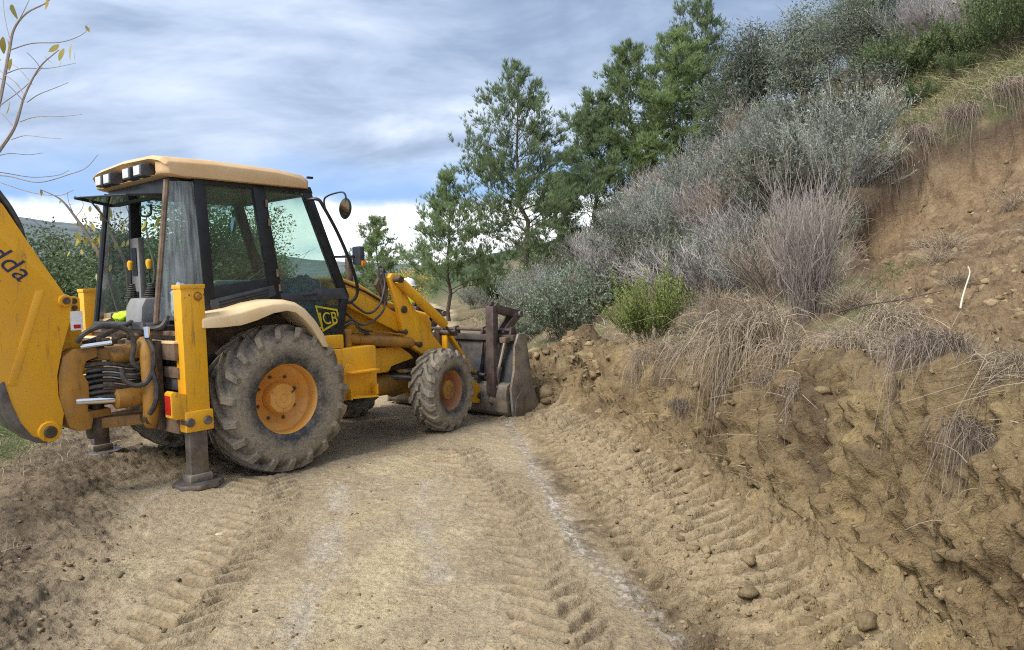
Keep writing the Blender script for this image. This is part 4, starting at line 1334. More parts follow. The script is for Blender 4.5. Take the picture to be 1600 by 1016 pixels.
MB().prism_z([(-1.34, KY - .09), (-1.34, KY + .09), (-1.60, KY + .15), (-1.60, KY - .15)], .70, .765).build('swing_lug', M_YELD, swing, bevel=.012)
MB().prism([(-1.50, 1.22), (-1.50, 1.675), (-1.53, 1.695), (-1.62, 1.695), (-1.66, 1.66), (-1.66, 1.22)], KY - .02, KY + .12).build('ram_tower', M_YEL, swing, bevel=.01)
MB().box((-1.585, KY - .165, 1.50), (.09, .006, .15)).build('warning_sticker', M_WHITE, swing)
MB().box((-1.585, KY - .169, 1.455), (.05, .004, .03)).build('sticker_mark', M_RED, swing)
for z_ in (1.655, 1.60):
    MB().lathe([(0, KY - .03), (.022, KY - .03), (.022, KY)], 10, 'Y', (-1.545, 0, z_)).build('tower_bolt', M_GREASE, swing)
rb = random.Random(4)
for k in range(7):
    zz = 1.12 - k * .045
    MB().tube(arc_pts([(-1.02, KY - .18 + .02 * k, zz), (-1.2, KY - .19 + rb.uniform(-.03, .03), zz - .02), (-1.38, KY - .16 + rb.uniform(-.03, .03), zz + .02), (-1.55, KY - .12, zz + .01)]), .017, 7).build('pressure_hose', M_HOSE, swing, smooth=True)
for pth in ([(-1.60, KY - .18, 1.33), (-1.55, KY - .22, 1.40), (-1.42, KY - .24, 1.45), (-1.25, KY - .25, 1.41), (-1.20, KY - .26, 1.30), (-1.22, KY - .26, 1.15), (-1.16, KY - .26, 1.08), (-1.05, KY - .24, 1.06)],
            [(-1.10, KY - .28, 1.42), (-1.11, KY - .30, 1.34), (-1.09, KY - .36, 1.22), (-1.10, KY - .36, 1.08), (-1.14, KY - .34, .98), (-1.22, KY - .32, .95), (-1.30, KY - .29, 1.0), (-1.31, KY - .27, 1.10)],
            [(-1.10, KY - .36, 1.05), (-1.08, KY - .37, .9), (-1.10, KY - .36, .78), (-1.14, KY - .33, .70)],
            [(-1.05, KY - .1, 1.44), (-1.08, KY - .2, 1.40), (-1.0, KY - .33, 1.42), (-.93, KY - .30, 1.50)],
            [(-.98, KY + .3, 1.45), (-1.08, KY + .2, 1.42), (-1.2, KY + .1, 1.40), (-1.35, KY - .05, 1.36), (-1.5, KY - .12, 1.32)]):
    MB().tube(arc_pts(pth), .021, 8).build('slew_hose', M_HOSE, swing, smooth=True)
for p0, p1, r_ in (((-1.105, KY - .29, 1.42), (-1.11, KY - .31, 1.33), .027), ((-1.36, KY - .23, 1.31), (-1.58, KY - .19, 1.29), .02)):
    MB().tube([p0, p1], r_, 10).build('hose_ferrule', M_CHROME, swing, smooth=True)
for k in range(10):
    p = (-1.10 - .035 * k, KY - .12 + rb.uniform(-.1, .06), 1.31 + rb.uniform(-.02, .05))
    MB().box(p, (rb.uniform(.03, .07), rb.uniform(.03, .07), rb.uniform(.03, .06)), Matrix.Rotation(rb.uniform(0, 3), 3, 'X')).build('hose_fitting', M_RAIL if k % 2 else M_GREASE, swing, bevel=.008)
bo = [(-1.655, 1.705), (-1.62, 1.68), (-1.615, 1.62), (-1.63, 1.50), (-1.70, 1.28), (-1.745, 1.08), (-1.745, .92), (-1.715, .78), (-1.735, .67), (-1.76, .60), (-1.83, .575), (-1.91, .60), (-2.02, .70), (-2.10, .86), (-2.15, 1.07),
      (-2.26, 1.45), (-2.52, 2.00), (-2.86, 2.55), (-3.20, 2.98), (-3.24, 3.12), (-3.12, 3.22), (-2.98, 3.20), (-2.52, 2.86), (-2.20, 2.58), (-2.03, 2.38), (-1.83, 2.01)]
boom = MB().prism(bo, KY - .165, KY - .135).prism(bo, KY + .165, KY + .135).build('boom', M_YEL, MACH, bevel=.006)
MB().prism([(-1.72, 1.66), (-1.86, 1.96), (-2.06, 2.32), (-2.5, 2.78), (-3.0, 3.12), (-3.1, 3.02), (-2.75, 2.5), (-2.4, 1.95), (-2.14, 1.4), (-2.04, 1.0), (-1.95, .82), (-1.88, .9), (-1.9, 1.3)], KY - .134, KY + .134).build('boom_core', M_YEL, boom)
MB().prism([(-2.16, 1.05), (-2.11, .86), (-2.03, .69), (-1.92, .585), (-1.84, .565), (-1.86, .60), (-1.94, .64), (-2.01, .75), (-2.06, .90), (-2.10, 1.08)], KY - .172, KY + .172).build('scuffed_edge', M_STEEL, boom, bevel=.006)
MB().prism([(-1.80, 1.75), (-1.86, 1.74), (-2.08, 1.05), (-2.03, 1.04)], KY - .171, KY - .165).build('weld_plate', M_YEL, boom, bevel=.002)
for px_, pz_, r0 in ((-1.826, .655, .075), (-1.66, 1.66, .045)):
    MB().lathe([(0, KY - .215), (r0 * .55, KY - .215), (r0 * .62, KY - .205), (r0 * .62, KY + .205), (0, KY + .205)], 20, 'Y', (px_, 0, pz_)).build('boom_pin', M_GREASE, boom, smooth=True)
    MB().lathe([(r0 * .62, KY - .19), (r0, KY - .19), (r0 * 1.1, KY - .175), (r0 * 1.1, KY - .16)], 24, 'Y', (px_, 0, pz_)).build('pin_boss', M_YEL, boom, smooth=True)
MB().tube(arc_pts([(-1.70, KY - .06, 1.72), (-1.76, KY - .06, 1.88), (-1.86, KY - .06, 2.06), (-2.05, KY - .08, 2.43), (-2.3, KY - .08, 2.72), (-2.9, KY - .08, 3.22)]), .026, 8).build('boom_hose', M_HOSE, boom, smooth=True)
MB().tube(arc_pts([(-1.90, KY - .12, 2.13), (-1.93, KY - .12, 2.26), (-2.02, KY - .12, 2.44), (-2.2, KY - .12, 2.66), (-2.9, KY - .12, 3.26)]), .02, 8).build('boom_hose', M_HOSE, boom, smooth=True)
lettering('boom_lettering', 'dda', .205, M_INK, boom, (-2.02, KY - .1675, 1.96), (.70, 0, -.715), (.715, 0, .70), shear=.18, spacing=1.05)
dp = MB().prism([(-3.20, 3.20), (-3.02, 3.30), (-2.95, 3.15), (-3.35, 1.95), (-3.55, 1.25), (-3.70, 1.25), (-3.62, 2.0)], KY - .12, KY + .12).build('dipper', M_YEL, MACH, bevel=.02)
db = MB()
arcp = [(-3.60 + .36 * math.cos(a), .95 + .42 * math.sin(a)) for a in np.linspace(R(100), R(285), 14)]
db.prism(arcp + [(p[0] + .02, p[1] + .02) for p in arcp[::-1]], KY - .30, KY + .30)
for S in (-1, 1):
    db.prism(arcp, KY + S * .30, KY + S * .325)
db.build('digging_bucket', M_STEEL, MACH, smooth=True)

# ------------------------------------------------------------------ plants
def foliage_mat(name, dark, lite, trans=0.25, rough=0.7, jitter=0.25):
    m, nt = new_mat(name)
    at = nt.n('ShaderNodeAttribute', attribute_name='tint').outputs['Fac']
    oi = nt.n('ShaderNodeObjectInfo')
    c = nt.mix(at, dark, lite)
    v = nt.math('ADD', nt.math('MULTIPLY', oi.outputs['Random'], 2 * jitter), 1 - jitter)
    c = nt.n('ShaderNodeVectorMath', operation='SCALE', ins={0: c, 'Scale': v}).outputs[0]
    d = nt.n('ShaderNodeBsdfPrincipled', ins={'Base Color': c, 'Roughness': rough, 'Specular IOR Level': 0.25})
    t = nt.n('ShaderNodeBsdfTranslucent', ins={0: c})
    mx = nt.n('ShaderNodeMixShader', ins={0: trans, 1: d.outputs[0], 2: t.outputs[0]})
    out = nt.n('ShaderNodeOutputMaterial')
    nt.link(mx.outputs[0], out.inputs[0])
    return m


def bark_mat(name, a, b, scale=9):
    m, nt = new_mat(name)
    co = nt.n('ShaderNodeTexCoord').outputs['Object']
    st = nt.n('ShaderNodeMapping', ins={0: co, 3: (1, 1, .25)}).outputs[0]
    f = nt.noise(st, scale, 6, .7, .6)
    finish(nt, nt.mix(f, a, b), .9, 0, f, .8, .03, .2)
    return m


F_PINE = foliage_mat('pine_needles', (0.090, 0.142, 0.075), (0.370, 0.460, 0.230), .5)
F_PINEL = foliage_mat('young_pine_needles', (0.115, 0.180, 0.075), (0.410, 0.500, 0.220), .5)
F_SILVER = foliage_mat('silver_leaves', (0.090, 0.114, 0.090), (0.420, 0.470, 0.385), .25)
F_TEAL = foliage_mat('bramble_leaves', (0.060, 0.095, 0.060), (0.310, 0.370, 0.270), .3)
F_LILAC = foliage_mat('grey_dead_twigs', (0.118, 0.104, 0.100), (0.430, 0.395, 0.380), 0.0)
F_BROWN = foliage_mat('brown_dead_twigs', (0.115, 0.085, 0.065), (0.335, 0.275, 0.220), 0.0)
F_TWIG = foliage_mat('grey_brown_twigs', (0.10, 0.083, 0.073), (0.33, 0.285, 0.255), 0.0)
F_UPPER = foliage_mat('olive_straw_grass', (0.085, 0.105, 0.04), (0.36, 0.33, 0.18), .25)
F_STRAW = foliage_mat('dead_straw', (0.17, 0.125, 0.085), (0.44, 0.365, 0.265), .1)
F_GREEN = foliage_mat('fresh_green_leaves', (0.085, 0.130, 0.030), (0.38, 0.46, 0.12), .35)
F_MID = foliage_mat('mid_green_leaves', (0.045, 0.078, 0.030), (0.200, 0.265, 0.105), .35)
F_OLIVE = foliage_mat('olive_leaves', (0.050, 0.066, 0.046), (0.250, 0.280, 0.205), .25)
F_LEFT = foliage_mat('almond_leaves', (0.050, 0.085, 0.038), (0.235, 0.300, 0.150), .4)
F_YELLOW = foliage_mat('yellow_autumn_leaves', (0.30, 0.25, 0.06), (0.62, 0.52, 0.16), .4)
F_GRASS = foliage_mat('verge_grass_blades', (0.045, 0.075, 0.022), (0.19, 0.22, 0.085), .3)
B_PINE = bark_mat('pine_bark', (0.045, 0.034, 0.026), (0.135, 0.105, 0.085))
B_GREY = bark_mat('grey_bark', (0.085, 0.07, 0.058), (0.24, 0.20, 0.175))
B_PALE = bark_mat('pale_bark', (0.20, 0.165, 0.15), (0.42, 0.37, 0.35))
B_TWIG = bark_mat('twig_bark', (0.045, 0.036, 0.03), (0.12, 0.095, 0.08))


class Leaves:
    """numpy collector of little faces with a tint per vertex"""
    def __init__(self):
        self.V, self.T, self.Q, self.C, self.n = [], [], [], [], 0

    def strips(self, pts, width, side, tint):
        """pts (n, k, 3) centre lines; width (n, k); side (n, 3); tint (n,)"""
        n, k, _ = pts.shape
        a = pts + side[:, None, :] * width[:, :, None] * .5
        b = pts - side[:, None, :] * width[:, :, None] * .5
        V = np.stack([a, b], 2).reshape(n, k * 2, 3)
        base = self.n + np.arange(n)[:, None, None] * (k * 2)
        q = np.array([[2 * i, 2 * i + 1, 2 * i + 3, 2 * i + 2] for i in range(k - 1)])[None]
        self.Q.append((base + q).reshape(-1, 4))
        self.V.append(V.reshape(-1, 3))
        self.C.append(np.repeat(tint, k * 2))
        self.n += n * k * 2

    def leaf(self, pos, d, side, L, W, tint):
        """pointed leaves: two triangles each"""
        n = len(pos)
        tip = pos + d * L[:, None]
        mid = pos + d * (L * .45)[:, None]
        a = mid + side * (W * .5)[:, None]
        b = mid - side * (W * .5)[:, None]
        V = np.stack([pos, a, tip, b], 1)
        self.Q.append(self.n + np.arange(n)[:, None] * 4 + np.arange(4)[None])
        self.V.append(V.reshape(-1, 3))
        self.C.append(np.repeat(tint, 4))
        self.n += n * 4

    def mesh(self, name, mat):
        o = np_mesh(name, np.concatenate(self.V), quads=np.concatenate(self.Q), mat=mat)
        at = o.data.attributes.new('tint', 'FLOAT', 'POINT')
        at.data.foreach_set('value', np.clip(np.concatenate(self.C), 0, 1).astype(np.float32))
        return o


def unit(v):
    return v / np.maximum(np.linalg.norm(v, axis=-1, keepdims=True), 1e-9)


def rand_dir(rs, n):
    return unit(rs.normal(size=(n, 3)))


def stems(rs, n, h, spread, r0, k=6, droop=0.0, jit=.12):
    """curving stems fanning out from a base; returns (n, k, 3)"""
    th = rs.uniform(0, 2 * np.pi, n)
    lean = spread * np.sqrt(rs.uniform(0, 1, n))
    base = np.stack([r0 * np.cos(th) * rs.uniform(.1, 1, n), r0 * np.sin(th) * rs.uniform(.1, 1, n), np.zeros(n)], 1)
    L = h * rs.uniform(.6, 1.05, n) * (1 - .25 * (lean / max(spread, 1e-6)) ** 2)
    u = np.linspace(0, 1, k)
    out = np.stack([np.cos(th), np.sin(th), 0 * th], 1)
    P = base[:, None, :] + out[:, None, :] * (lean * L)[:, None, None] * (u[None, :, None] ** 1.3) \
        + np.array([0, 0, 1.0])[None, None] * (L[:, None] * (u[None] * np.sqrt(np.maximum(1 - (lean[:, None] * .55) ** 2, .1)) - droop * u[None] ** 2.5))[:, :, None]
    P += np.cumsum(rs.normal(size=(n, k, 3)) * jit * h / k, axis=1) * u[None, :, None]
    return P


def sample_on(rs, P, m, lo=.3):
    """m random points on centre lines P; returns pos, tangent, u"""
    n, k, _ = P.shape
    i = rs.randint(0, n, m)
    u = rs.uniform(lo, .999, m) * (k - 1)
    j = u.astype(int)
    f = (u - j)[:, None]
    a, b = P[i, j], P[i, j + 1]
    return a + (b - a) * f, unit(b - a), u / (k - 1)


def twig_lines(rs, pos, tan, L, up=.4, k=4, jit=.25):
    d = unit(tan * .7 + rand_dir(rs, len(pos)) * .8 + np.array([0, 0, up]))
    u = np.linspace(0, 1, k)
    P = pos[:, None] + d[:, None] * (L[:, None] * u[None])[:, :, None]
    P[:, 1:] += np.cumsum(rs.normal(size=(len(pos), k - 1, 3)), 1) * (L * jit / k)[:, None, None]
    P[..., 2] += (u ** 2)[None] * (L * .15 * np.sign(up))[:, None]
    return P


def taper(n, k, w0, w1, rs):
    return np.linspace(w0, w1, k)[None] * rs.uniform(.7, 1.3, n)[:, None]


def bare_shrub(name, seed, mat, nst=70, ntw=900, h=1.0, spread=.75, w=.008, droop=0.0, tl=(.12, .34), r0=.12, jit=.12):
    rs = np.random.RandomState(seed)
    lv = Leaves()
    P = stems(rs, nst, h, spread, r0, 7, droop, jit)
    lv.strips(P, taper(nst, 7, w * 2.0, w, rs), rand_dir(rs, nst), rs.uniform(0, .6, nst))
    pos, tan, u = sample_on(rs, P, ntw, .25)
    T = twig_lines(rs, pos, tan, rs.uniform(*tl, ntw) * h, .5)
    lv.strips(T, taper(ntw, 4, w, w * .5, rs), rand_dir(rs, ntw), rs.uniform(.1, .8, ntw) * .6 + .4 * u)
    pos2, tan2, u2 = sample_on(rs, T, ntw * 2, .3)
    T2 = twig_lines(rs, pos2, tan2, rs.uniform(.04, .13, ntw * 2) * h, .5, 3)
    lv.strips(T2, taper(ntw * 2, 3, w * .7, w * .4, rs), rand_dir(rs, ntw * 2), rs.uniform(.3, 1, ntw * 2))
    return lv.mesh(name, mat)


def leafy_shrub(name, seed, mat, smat, nst=45, ntw=420, nl=5200, h=1.0, spread=.8, leaf=(.03, .06), lw=.28, up=.5, r0=.12):
    rs = np.random.RandomState(seed)
    root = None
    st = Leaves()
    P = stems(rs, nst, h * .92, spread, r0, 6)
    st.strips(P, taper(nst, 6, .010, .005, rs), rand_dir(rs, nst), rs.uniform(0, .4, nst))
    pos, tan, u = sample_on(rs, P, ntw, .3)
    T = twig_lines(rs, pos, tan, rs.uniform(.12, .32, ntw) * h, up, 4)
    st.strips(T, taper(ntw, 4, .007, .004, rs), rand_dir(rs, ntw), rs.uniform(.1, .6, ntw))
    lv = Leaves()
    lp, lt, lu = sample_on(rs, T, nl, .1)
    d = unit(lt * .6 + rand_dir(rs, nl) * .7 + np.array([0, 0, .25]))
    L = rs.uniform(*leaf, nl)
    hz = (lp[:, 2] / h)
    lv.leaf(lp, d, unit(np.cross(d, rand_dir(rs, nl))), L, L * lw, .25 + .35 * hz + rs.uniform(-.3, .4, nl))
    a = st.mesh('stems', smat)
    b = lv.mesh('foliage', mat)
    return a, b


def tuft(name, seed, mat, n=420, h=1.0, spread=.9, w=.010, arch=.5, hang=0.0, r0=.1, dirx=None):
    """tussock of long arching blades; hang > 0 lets them fall below the base"""
    rs = np.random.RandomState(seed)
    k = 7
    th = rs.uniform(0, 2 * np.pi, n)
    out = np.stack([np.cos(th), np.sin(th), 0 * th], 1)
    if dirx is not None:
        out = unit(out * .65 + np.array(dirx)[None])
    L = h * rs.uniform(.5, 1.1, n)
    base = rs.normal(size=(n, 3)) * np.array([r0, r0, .03])
    u = np.linspace(0, 1, k)
    ln = rs.uniform(.25, 1, n) * spread
    x = (ln * L)[:, None] * u[None] ** 1.15
    z = L[:, None] * (u[None] * .85 - (arch + hang) * rs.uniform(.4, 1.3, n)[:, None] * u[None] ** 2.2)
    P = base[:, None] + out[:, None] * x[:, :, None] + np.array([0, 0, 1.0])[None, None] * z[:, :, None]
    P += np.cumsum(rs.normal(size=(n, k, 3)), 1) * .035 * h
    lv = Leaves()
    lv.strips(P, taper(n, k, w, w * .35, rs), rand_dir(rs, n), rs.uniform(0, 1, n))
    return lv.mesh(name, mat)


def limb_tree(mb, base, tip, r0, r1, rs, wob=.06, k=6):
    base, tip = np.array(base, float), np.array(tip, float)
    L = np.linalg.norm(tip - base)
    pts = [base + (tip - base) * u + rs.normal(size=3) * wob * L * math.sin(math.pi * u) * .5 for u in np.linspace(0, 1, k)]
    mb.tube(pts, list(np.linspace(r0, r1, k)), 7)
    return np.array(pts)


def pine(name, seed, H, Wd, mat, ntuft=6500, bare=.18, nb=58, ragged=.35, tip=.9):
    """airy Mediterranean pine: trunk, rising limbs, needle tufts at the twig ends"""
    rs = np.random.RandomState(seed)
    mb = MB()
    lean = rs.normal(size=2) * .03 * H
    trunk = limb_tree(mb, (0, 0, -.3), (lean[0], lean[1], H * .97), .011 * H + .03, .010, rs, .03, 10)
    ends, dirs = [], []
    for i in range(nb):
        f = bare + (1 - bare) * ((i + rs.uniform(0, .9)) / nb) ** 1.05
        kk = f * 9
        j = min(int(kk), 8)
        p = trunk[j] + (trunk[j + 1] - trunk[j]) * (kk - j)
        prof = ((1.02 - f) / .76) ** (.72 * tip) if f > .26 else .72 + .28 * (f - bare) / max(.26 - bare, .01)
        L = Wd * .5 * max(.10, prof) * rs.uniform(1 - ragged * 1.4, 1.12)
        az = i * 2.4 + rs.uniform(-.6, .6)
        rise = .05 + .80 * f + rs.uniform(-.12, .18)
        d = np.array([math.cos(az), math.sin(az), rise])
        d /= np.linalg.norm(d)
        q = p + d * L + np.array([0, 0, .12 * L])
        br = limb_tree(mb, p, q, .006 + .008 * L, .004, rs, .12, 5)
        for s_ in range(max(4, int(5 + L * 4.5))):
            u = rs.uniform(.25, 1.0)
            k0 = u * 4
            jj = min(int(k0), 3)
            b0 = br[jj] + (br[jj + 1] - br[jj]) * (k0 - jj)
            sd = unit(d * .6 + rs.normal(size=3) * .6 + np.array([0, 0, .45]))
            SL = L * rs.uniform(.14, .34) + .14
            e = b0 + sd * SL
            mb.tube([b0, (b0 + e) / 2 + rs.normal(size=3) * .03, e], [.006, .005, .003], 3, cap=False)
            nn = max(4, int(5 + SL * 10))
            for v in np.linspace(.15, 1, nn):
                ends.append(b0 + (e - b0) * v + rs.normal(size=3) * .07); dirs.append(sd)
    ends = np.array(ends); dirs = np.array(dirs)
    if len(ends) > ntuft:
        ix = rs.choice(len(ends), ntuft, False); ends, dirs = ends[ix], dirs[ix]
    lv = Leaves()
    m = 11
    n = len(ends) * m
    pos = np.repeat(ends, m, 0)
    d = unit(np.repeat(dirs, m, 0) * .6 + rand_dir(rs, n) * .6 + np.array([0, 0, .75]))
    L = rs.uniform(.14, .30, n)
    tone = np.repeat(rs.uniform(-.2, .2, len(ends)), m)
    lv.leaf(pos, d, unit(np.cross(d, rand_dir(rs, n))), L, L * .03 + .010, .40 + rs.uniform(-.25, .3, n) + tone)
    tr = mb.build('trunk', B_PINE, None, smooth=True)
    cr = lv.mesh('crown', mat)
    return tr, cr


def broadleaf(name, seed, H, Wd, mat, bark, nl=9000, leaf=(.05, .09), lw=.5, trunk_f=.3, clump=26, droop=.1, tr=.05):
    """limbs carrying leaf clumps of uneven size with gaps between"""
    rs = np.random.RandomState(seed)
    mb = MB()
    tk = limb_tree(mb, (0, 0, -.3), (rs.normal() * .05 * H, rs.normal() * .05 * H, H * trunk_f), tr * H * .5 + .02, tr * H * .35, rs, .08, 5)
    top = tk[-1]
    C, Rd = [], []
    for i in range(clump):
        az = i * 2.4 + rs.uniform(-.4, .4)
        f = rs.uniform(.02, 1) ** .8
        el = rs.uniform(.1, 1.45)
        rr = rs.uniform(.55, 1.0)
        e = np.array([math.cos(az) * math.cos(el) * Wd * .5 * rr, math.sin(az) * math.cos(el) * Wd * .5 * rr, top[2] + math.sin(el) * (H - top[2]) * rr * .95 - droop * Wd * (1 - math.sin(el))])
        br = limb_tree(mb, top - np.array([0, 0, rs.uniform(0, .3) * top[2]]), e, .018 * H * .5 + .008, .006, rs, .12, 5)
        for s_ in range(3):
            b0 = br[rs.randint(2, 5)]
            limb_tree(mb, b0, b0 + rs.normal(size=3) * Wd * .10 + np.array([0, 0, .08 * H]), .010, .004, rs, .1, 3)
        C.append(e); Rd.append(Wd * rs.uniform(.09, .19))
        C.append(br[3] + rs.normal(size=3) * .05 * Wd); Rd.append(Wd * rs.uniform(.06, .13))
    C, Rd = np.array(C), np.array(Rd)
    w = Rd ** 2
    ix = rs.choice(len(C), nl, p=w / w.sum())
    pos = C[ix] + rand_dir(rs, nl) * (Rd[ix] * rs.uniform(.2, 1.15, nl) ** .6)[:, None] * np.array([1.15, 1.15, .85])
    d = unit(rand_dir(rs, nl) + np.array([0, 0, -.1]))
    L = rs.uniform(*leaf, nl)
    lv = Leaves()
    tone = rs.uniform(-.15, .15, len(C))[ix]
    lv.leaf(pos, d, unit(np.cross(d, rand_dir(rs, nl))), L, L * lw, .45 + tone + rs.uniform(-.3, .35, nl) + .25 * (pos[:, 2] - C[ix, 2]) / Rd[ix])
    return mb.build('trunk', bark, None, smooth=True), lv.mesh('crown', mat)


def place(name, parts, x, y, sx, sz, rz, label, cat, group=None, dz=0.0, tilt=(0, 0), z=None, first=None):
    """parts: one mesh object (a thing of one mesh) or several (children of an Empty); data is shared"""
    zz = (ground_z(x, y) if z is None else z) + dz
    if len(parts) == 1:
        o = parts[0].copy()
        o.name = name
        COL.objects.link(o)
    else:
        o = empty(name)
        for p in parts:
            c = p.copy()
            COL.objects.link(c)
            c.parent = o
    o.location = (x, y, zz)
    o.rotation_euler = (tilt[0], tilt[1], rz)
    o.scale = (sx, sx, sz)
    tag(o, label, cat, group)
    return o


PROTO = []


def proto(*objs):
    for o in objs:
        COL.objects.unlink(o)
        PROTO.append(o)
    return list(objs)


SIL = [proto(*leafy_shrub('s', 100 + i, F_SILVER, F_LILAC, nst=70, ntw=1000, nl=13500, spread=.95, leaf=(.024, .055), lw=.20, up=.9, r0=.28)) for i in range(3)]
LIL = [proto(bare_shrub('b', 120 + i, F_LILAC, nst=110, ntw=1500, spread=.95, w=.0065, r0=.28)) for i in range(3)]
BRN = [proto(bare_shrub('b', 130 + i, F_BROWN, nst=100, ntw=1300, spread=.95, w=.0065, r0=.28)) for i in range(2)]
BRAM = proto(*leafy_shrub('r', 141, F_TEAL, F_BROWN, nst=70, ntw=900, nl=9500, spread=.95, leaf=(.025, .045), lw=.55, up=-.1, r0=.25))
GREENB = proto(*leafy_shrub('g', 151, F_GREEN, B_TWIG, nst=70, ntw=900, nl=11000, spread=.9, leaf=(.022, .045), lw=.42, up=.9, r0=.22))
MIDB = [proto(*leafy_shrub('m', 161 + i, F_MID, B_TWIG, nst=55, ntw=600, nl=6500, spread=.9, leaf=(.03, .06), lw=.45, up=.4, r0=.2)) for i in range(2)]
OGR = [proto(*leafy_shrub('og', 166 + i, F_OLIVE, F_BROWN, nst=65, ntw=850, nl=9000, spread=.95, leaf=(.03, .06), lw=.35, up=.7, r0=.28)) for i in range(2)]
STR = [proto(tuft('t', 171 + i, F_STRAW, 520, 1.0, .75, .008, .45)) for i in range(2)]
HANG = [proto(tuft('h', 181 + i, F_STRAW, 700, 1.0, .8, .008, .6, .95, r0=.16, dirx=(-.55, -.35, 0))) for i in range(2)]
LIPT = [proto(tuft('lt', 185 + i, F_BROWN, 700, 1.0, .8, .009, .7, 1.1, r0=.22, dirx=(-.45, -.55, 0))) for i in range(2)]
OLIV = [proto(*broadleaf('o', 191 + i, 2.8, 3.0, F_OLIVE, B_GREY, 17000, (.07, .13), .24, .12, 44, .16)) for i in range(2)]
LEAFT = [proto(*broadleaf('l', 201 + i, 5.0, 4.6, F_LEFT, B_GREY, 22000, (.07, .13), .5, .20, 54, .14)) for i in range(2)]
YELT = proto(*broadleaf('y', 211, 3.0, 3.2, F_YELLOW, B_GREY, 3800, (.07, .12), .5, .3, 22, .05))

BAND = [(3.34, 9.96), (4.12, 10.37), (3.92, 11.17), (5.06, 11.29), (3.05, 11.56), (3.78, 12.06), (4.65, 12.14), (5.62, 12.25), (2.98, 12.46), (4.4, 12.99), (2.86, 13.46), (5.74, 13.8), (4.21, 13.9), (5.31, 14.67), (4.08, 14.87), (6.31, 14.94), (2.95, 15.05), (5.59, 15.84), (6.48, 16.26), (4.59, 16.27), (3.58, 16.31), (2.43, 16.41), (3.07, 17.24), (5.91, 17.38), (4.77, 17.53), (1.54, 17.59), (6.72, 18.17), (4.04, 18.43), (0.89, 18.58), (5.18, 18.62), (2.75, 18.85), (6.37, 19.23), (4.45, 19.49), (1.35, 19.62), (2.65, 20.05), (5.58, 20.24), (3.75, 20.34), (7.39, 20.36), (1.77, 20.73), (0.64, 20.77), (6.18, 21.43), (2.62, 21.45), (4.56, 21.61), (7.69, 21.71), (1.29, 21.99), (3.25, 22.7), (0.43, 22.97), (4.96, 22.98), (6.34, 23.09), (7.62, 23.13), (3.58, 24.17), (5.94, 24.24), (8.01, 24.63), (2.04, 25.16), (6.04, 25.5), (4.4, 25.59), (0.4, 25.63), (7.12, 26.17), (5.41, 26.63), (2.89, 26.95), (7.46, 27.51), (4.16, 27.65), (1.08, 27.67), (6.0, 27.88), (8.25, 28.6), (5.12, 28.89), (6.86, 29.07)]
rp = random.Random(77)
ORD = ['first', 'second', 'third', 'fourth', 'fifth', 'sixth', 'seventh', 'eighth', 'ninth', 'tenth', 'eleventh', 'twelfth', 'thirteenth', 'fourteenth', 'fifteenth',
       'sixteenth', 'seventeenth', 'eighteenth', 'nineteenth', 'twentieth', 'twenty-first', 'twenty-second', 'twenty-third', 'twenty-fourth', 'twenty-fifth', 'twenty-sixth']
bandset = {}
for i, (x, y) in enumerate(BAND):
    k = vnoise(np.array([x * .45]), np.array([y * .30]), np.array([0.5]), 9)[0] + rp.uniform(-.45, .45)
    w = rp.uniform(.95, 1.35) + .012 * y
    h = w * rp.uniform(.70, .95)
    tl = (rp.uniform(-.12, .12), -.22 + rp.uniform(-.1, .1))
    kind = 0 if k > .02 else 1 if k > -.42 else 2 if k > -.70 else 3
    if rp.random() < (.12 if y < 14 else .34): kind = 3
    nm, pr, desc = (('silver_shrub', SIL[i % 3], 'silver-green leafy'), ('leafless_shrub', LIL[i % 3], 'lilac-grey leafless'), ('brown_shrub', BRN[i % 2], 'brown leafless'), ('olive_green_shrub', OGR[i % 2], 'olive-green leafy'))[kind]
    o = place(nm, pr, x, y, w, h, rp.uniform(0, 6.3), 'tmp', 'shrub', tilt=tl, dz=-.06)
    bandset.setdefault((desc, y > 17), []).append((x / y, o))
for (desc, far), lst in bandset.items():
    lst.sort(key=lambda q: q[0])
    for n_, (_a, o) in enumerate(lst):
        o['label'] = '%s shrub, %s from left in the %s half of the bank shrubs' % (desc, ORD[n_], 'far' if far else 'near')
        o['group'] = '%s %s shrubs of the bank' % ('far' if far else 'near', desc)

# singled-out plants of the bank
place('green_bush', GREENB, 1.85, 9.85, .86, 1.0, .4, 'bright green bush low on the bank above the dug face', 'bush', tilt=(0, -.15), dz=-.06)
place('dry_mound', STR[0], 1.66, 7.9, .56, .46, .4, 'pale dry mound of stalks below the bright green bush', 'dead plant', dz=-.02)
place('dry_mound', HANG[1], 1.55, 8.3, .5, .5, .2, 'dry straw fringe hanging over the cut left of the pale dry mound', 'dead plant', dz=.02)
place('dead_tussock', HANG[0], 2.02, 6.1, .80, .85, .0, 'big arching tussock of dead straw hanging over the cut face', 'tussock', dz=.08)
place('twig_clump', proto(bare_shrub('b', 301, F_TWIG, nst=120, ntw=1500, spread=.26, w=.006, h=1.0, r0=.26, jit=.34))[0:1], 2.80, 6.95, .80, 1.32, 1.0, 'tall upright clump of bare grey twigs left of the landslip scar', 'shrub', dz=-.1, tilt=(0, -.06))
place('twig_clump', BRN[0], 3.1, 8.4, .95, .95, 2.0, 'brown leafless shrub right behind the tall upright twig clump', 'shrub', dz=-.05)
place('stalk_heap', HANG[1], 2.78, 5.4, .5, .46, .9, 'collapsed heap of dry stalks at the lower left edge of the scar', 'dead plant', dz=.05)
place('turf_clump', STR[1], 4.5, 7.6, .50, .36, .3, 'grey dry turf clump slid down onto the bare scar', 'turf', dz=.0)
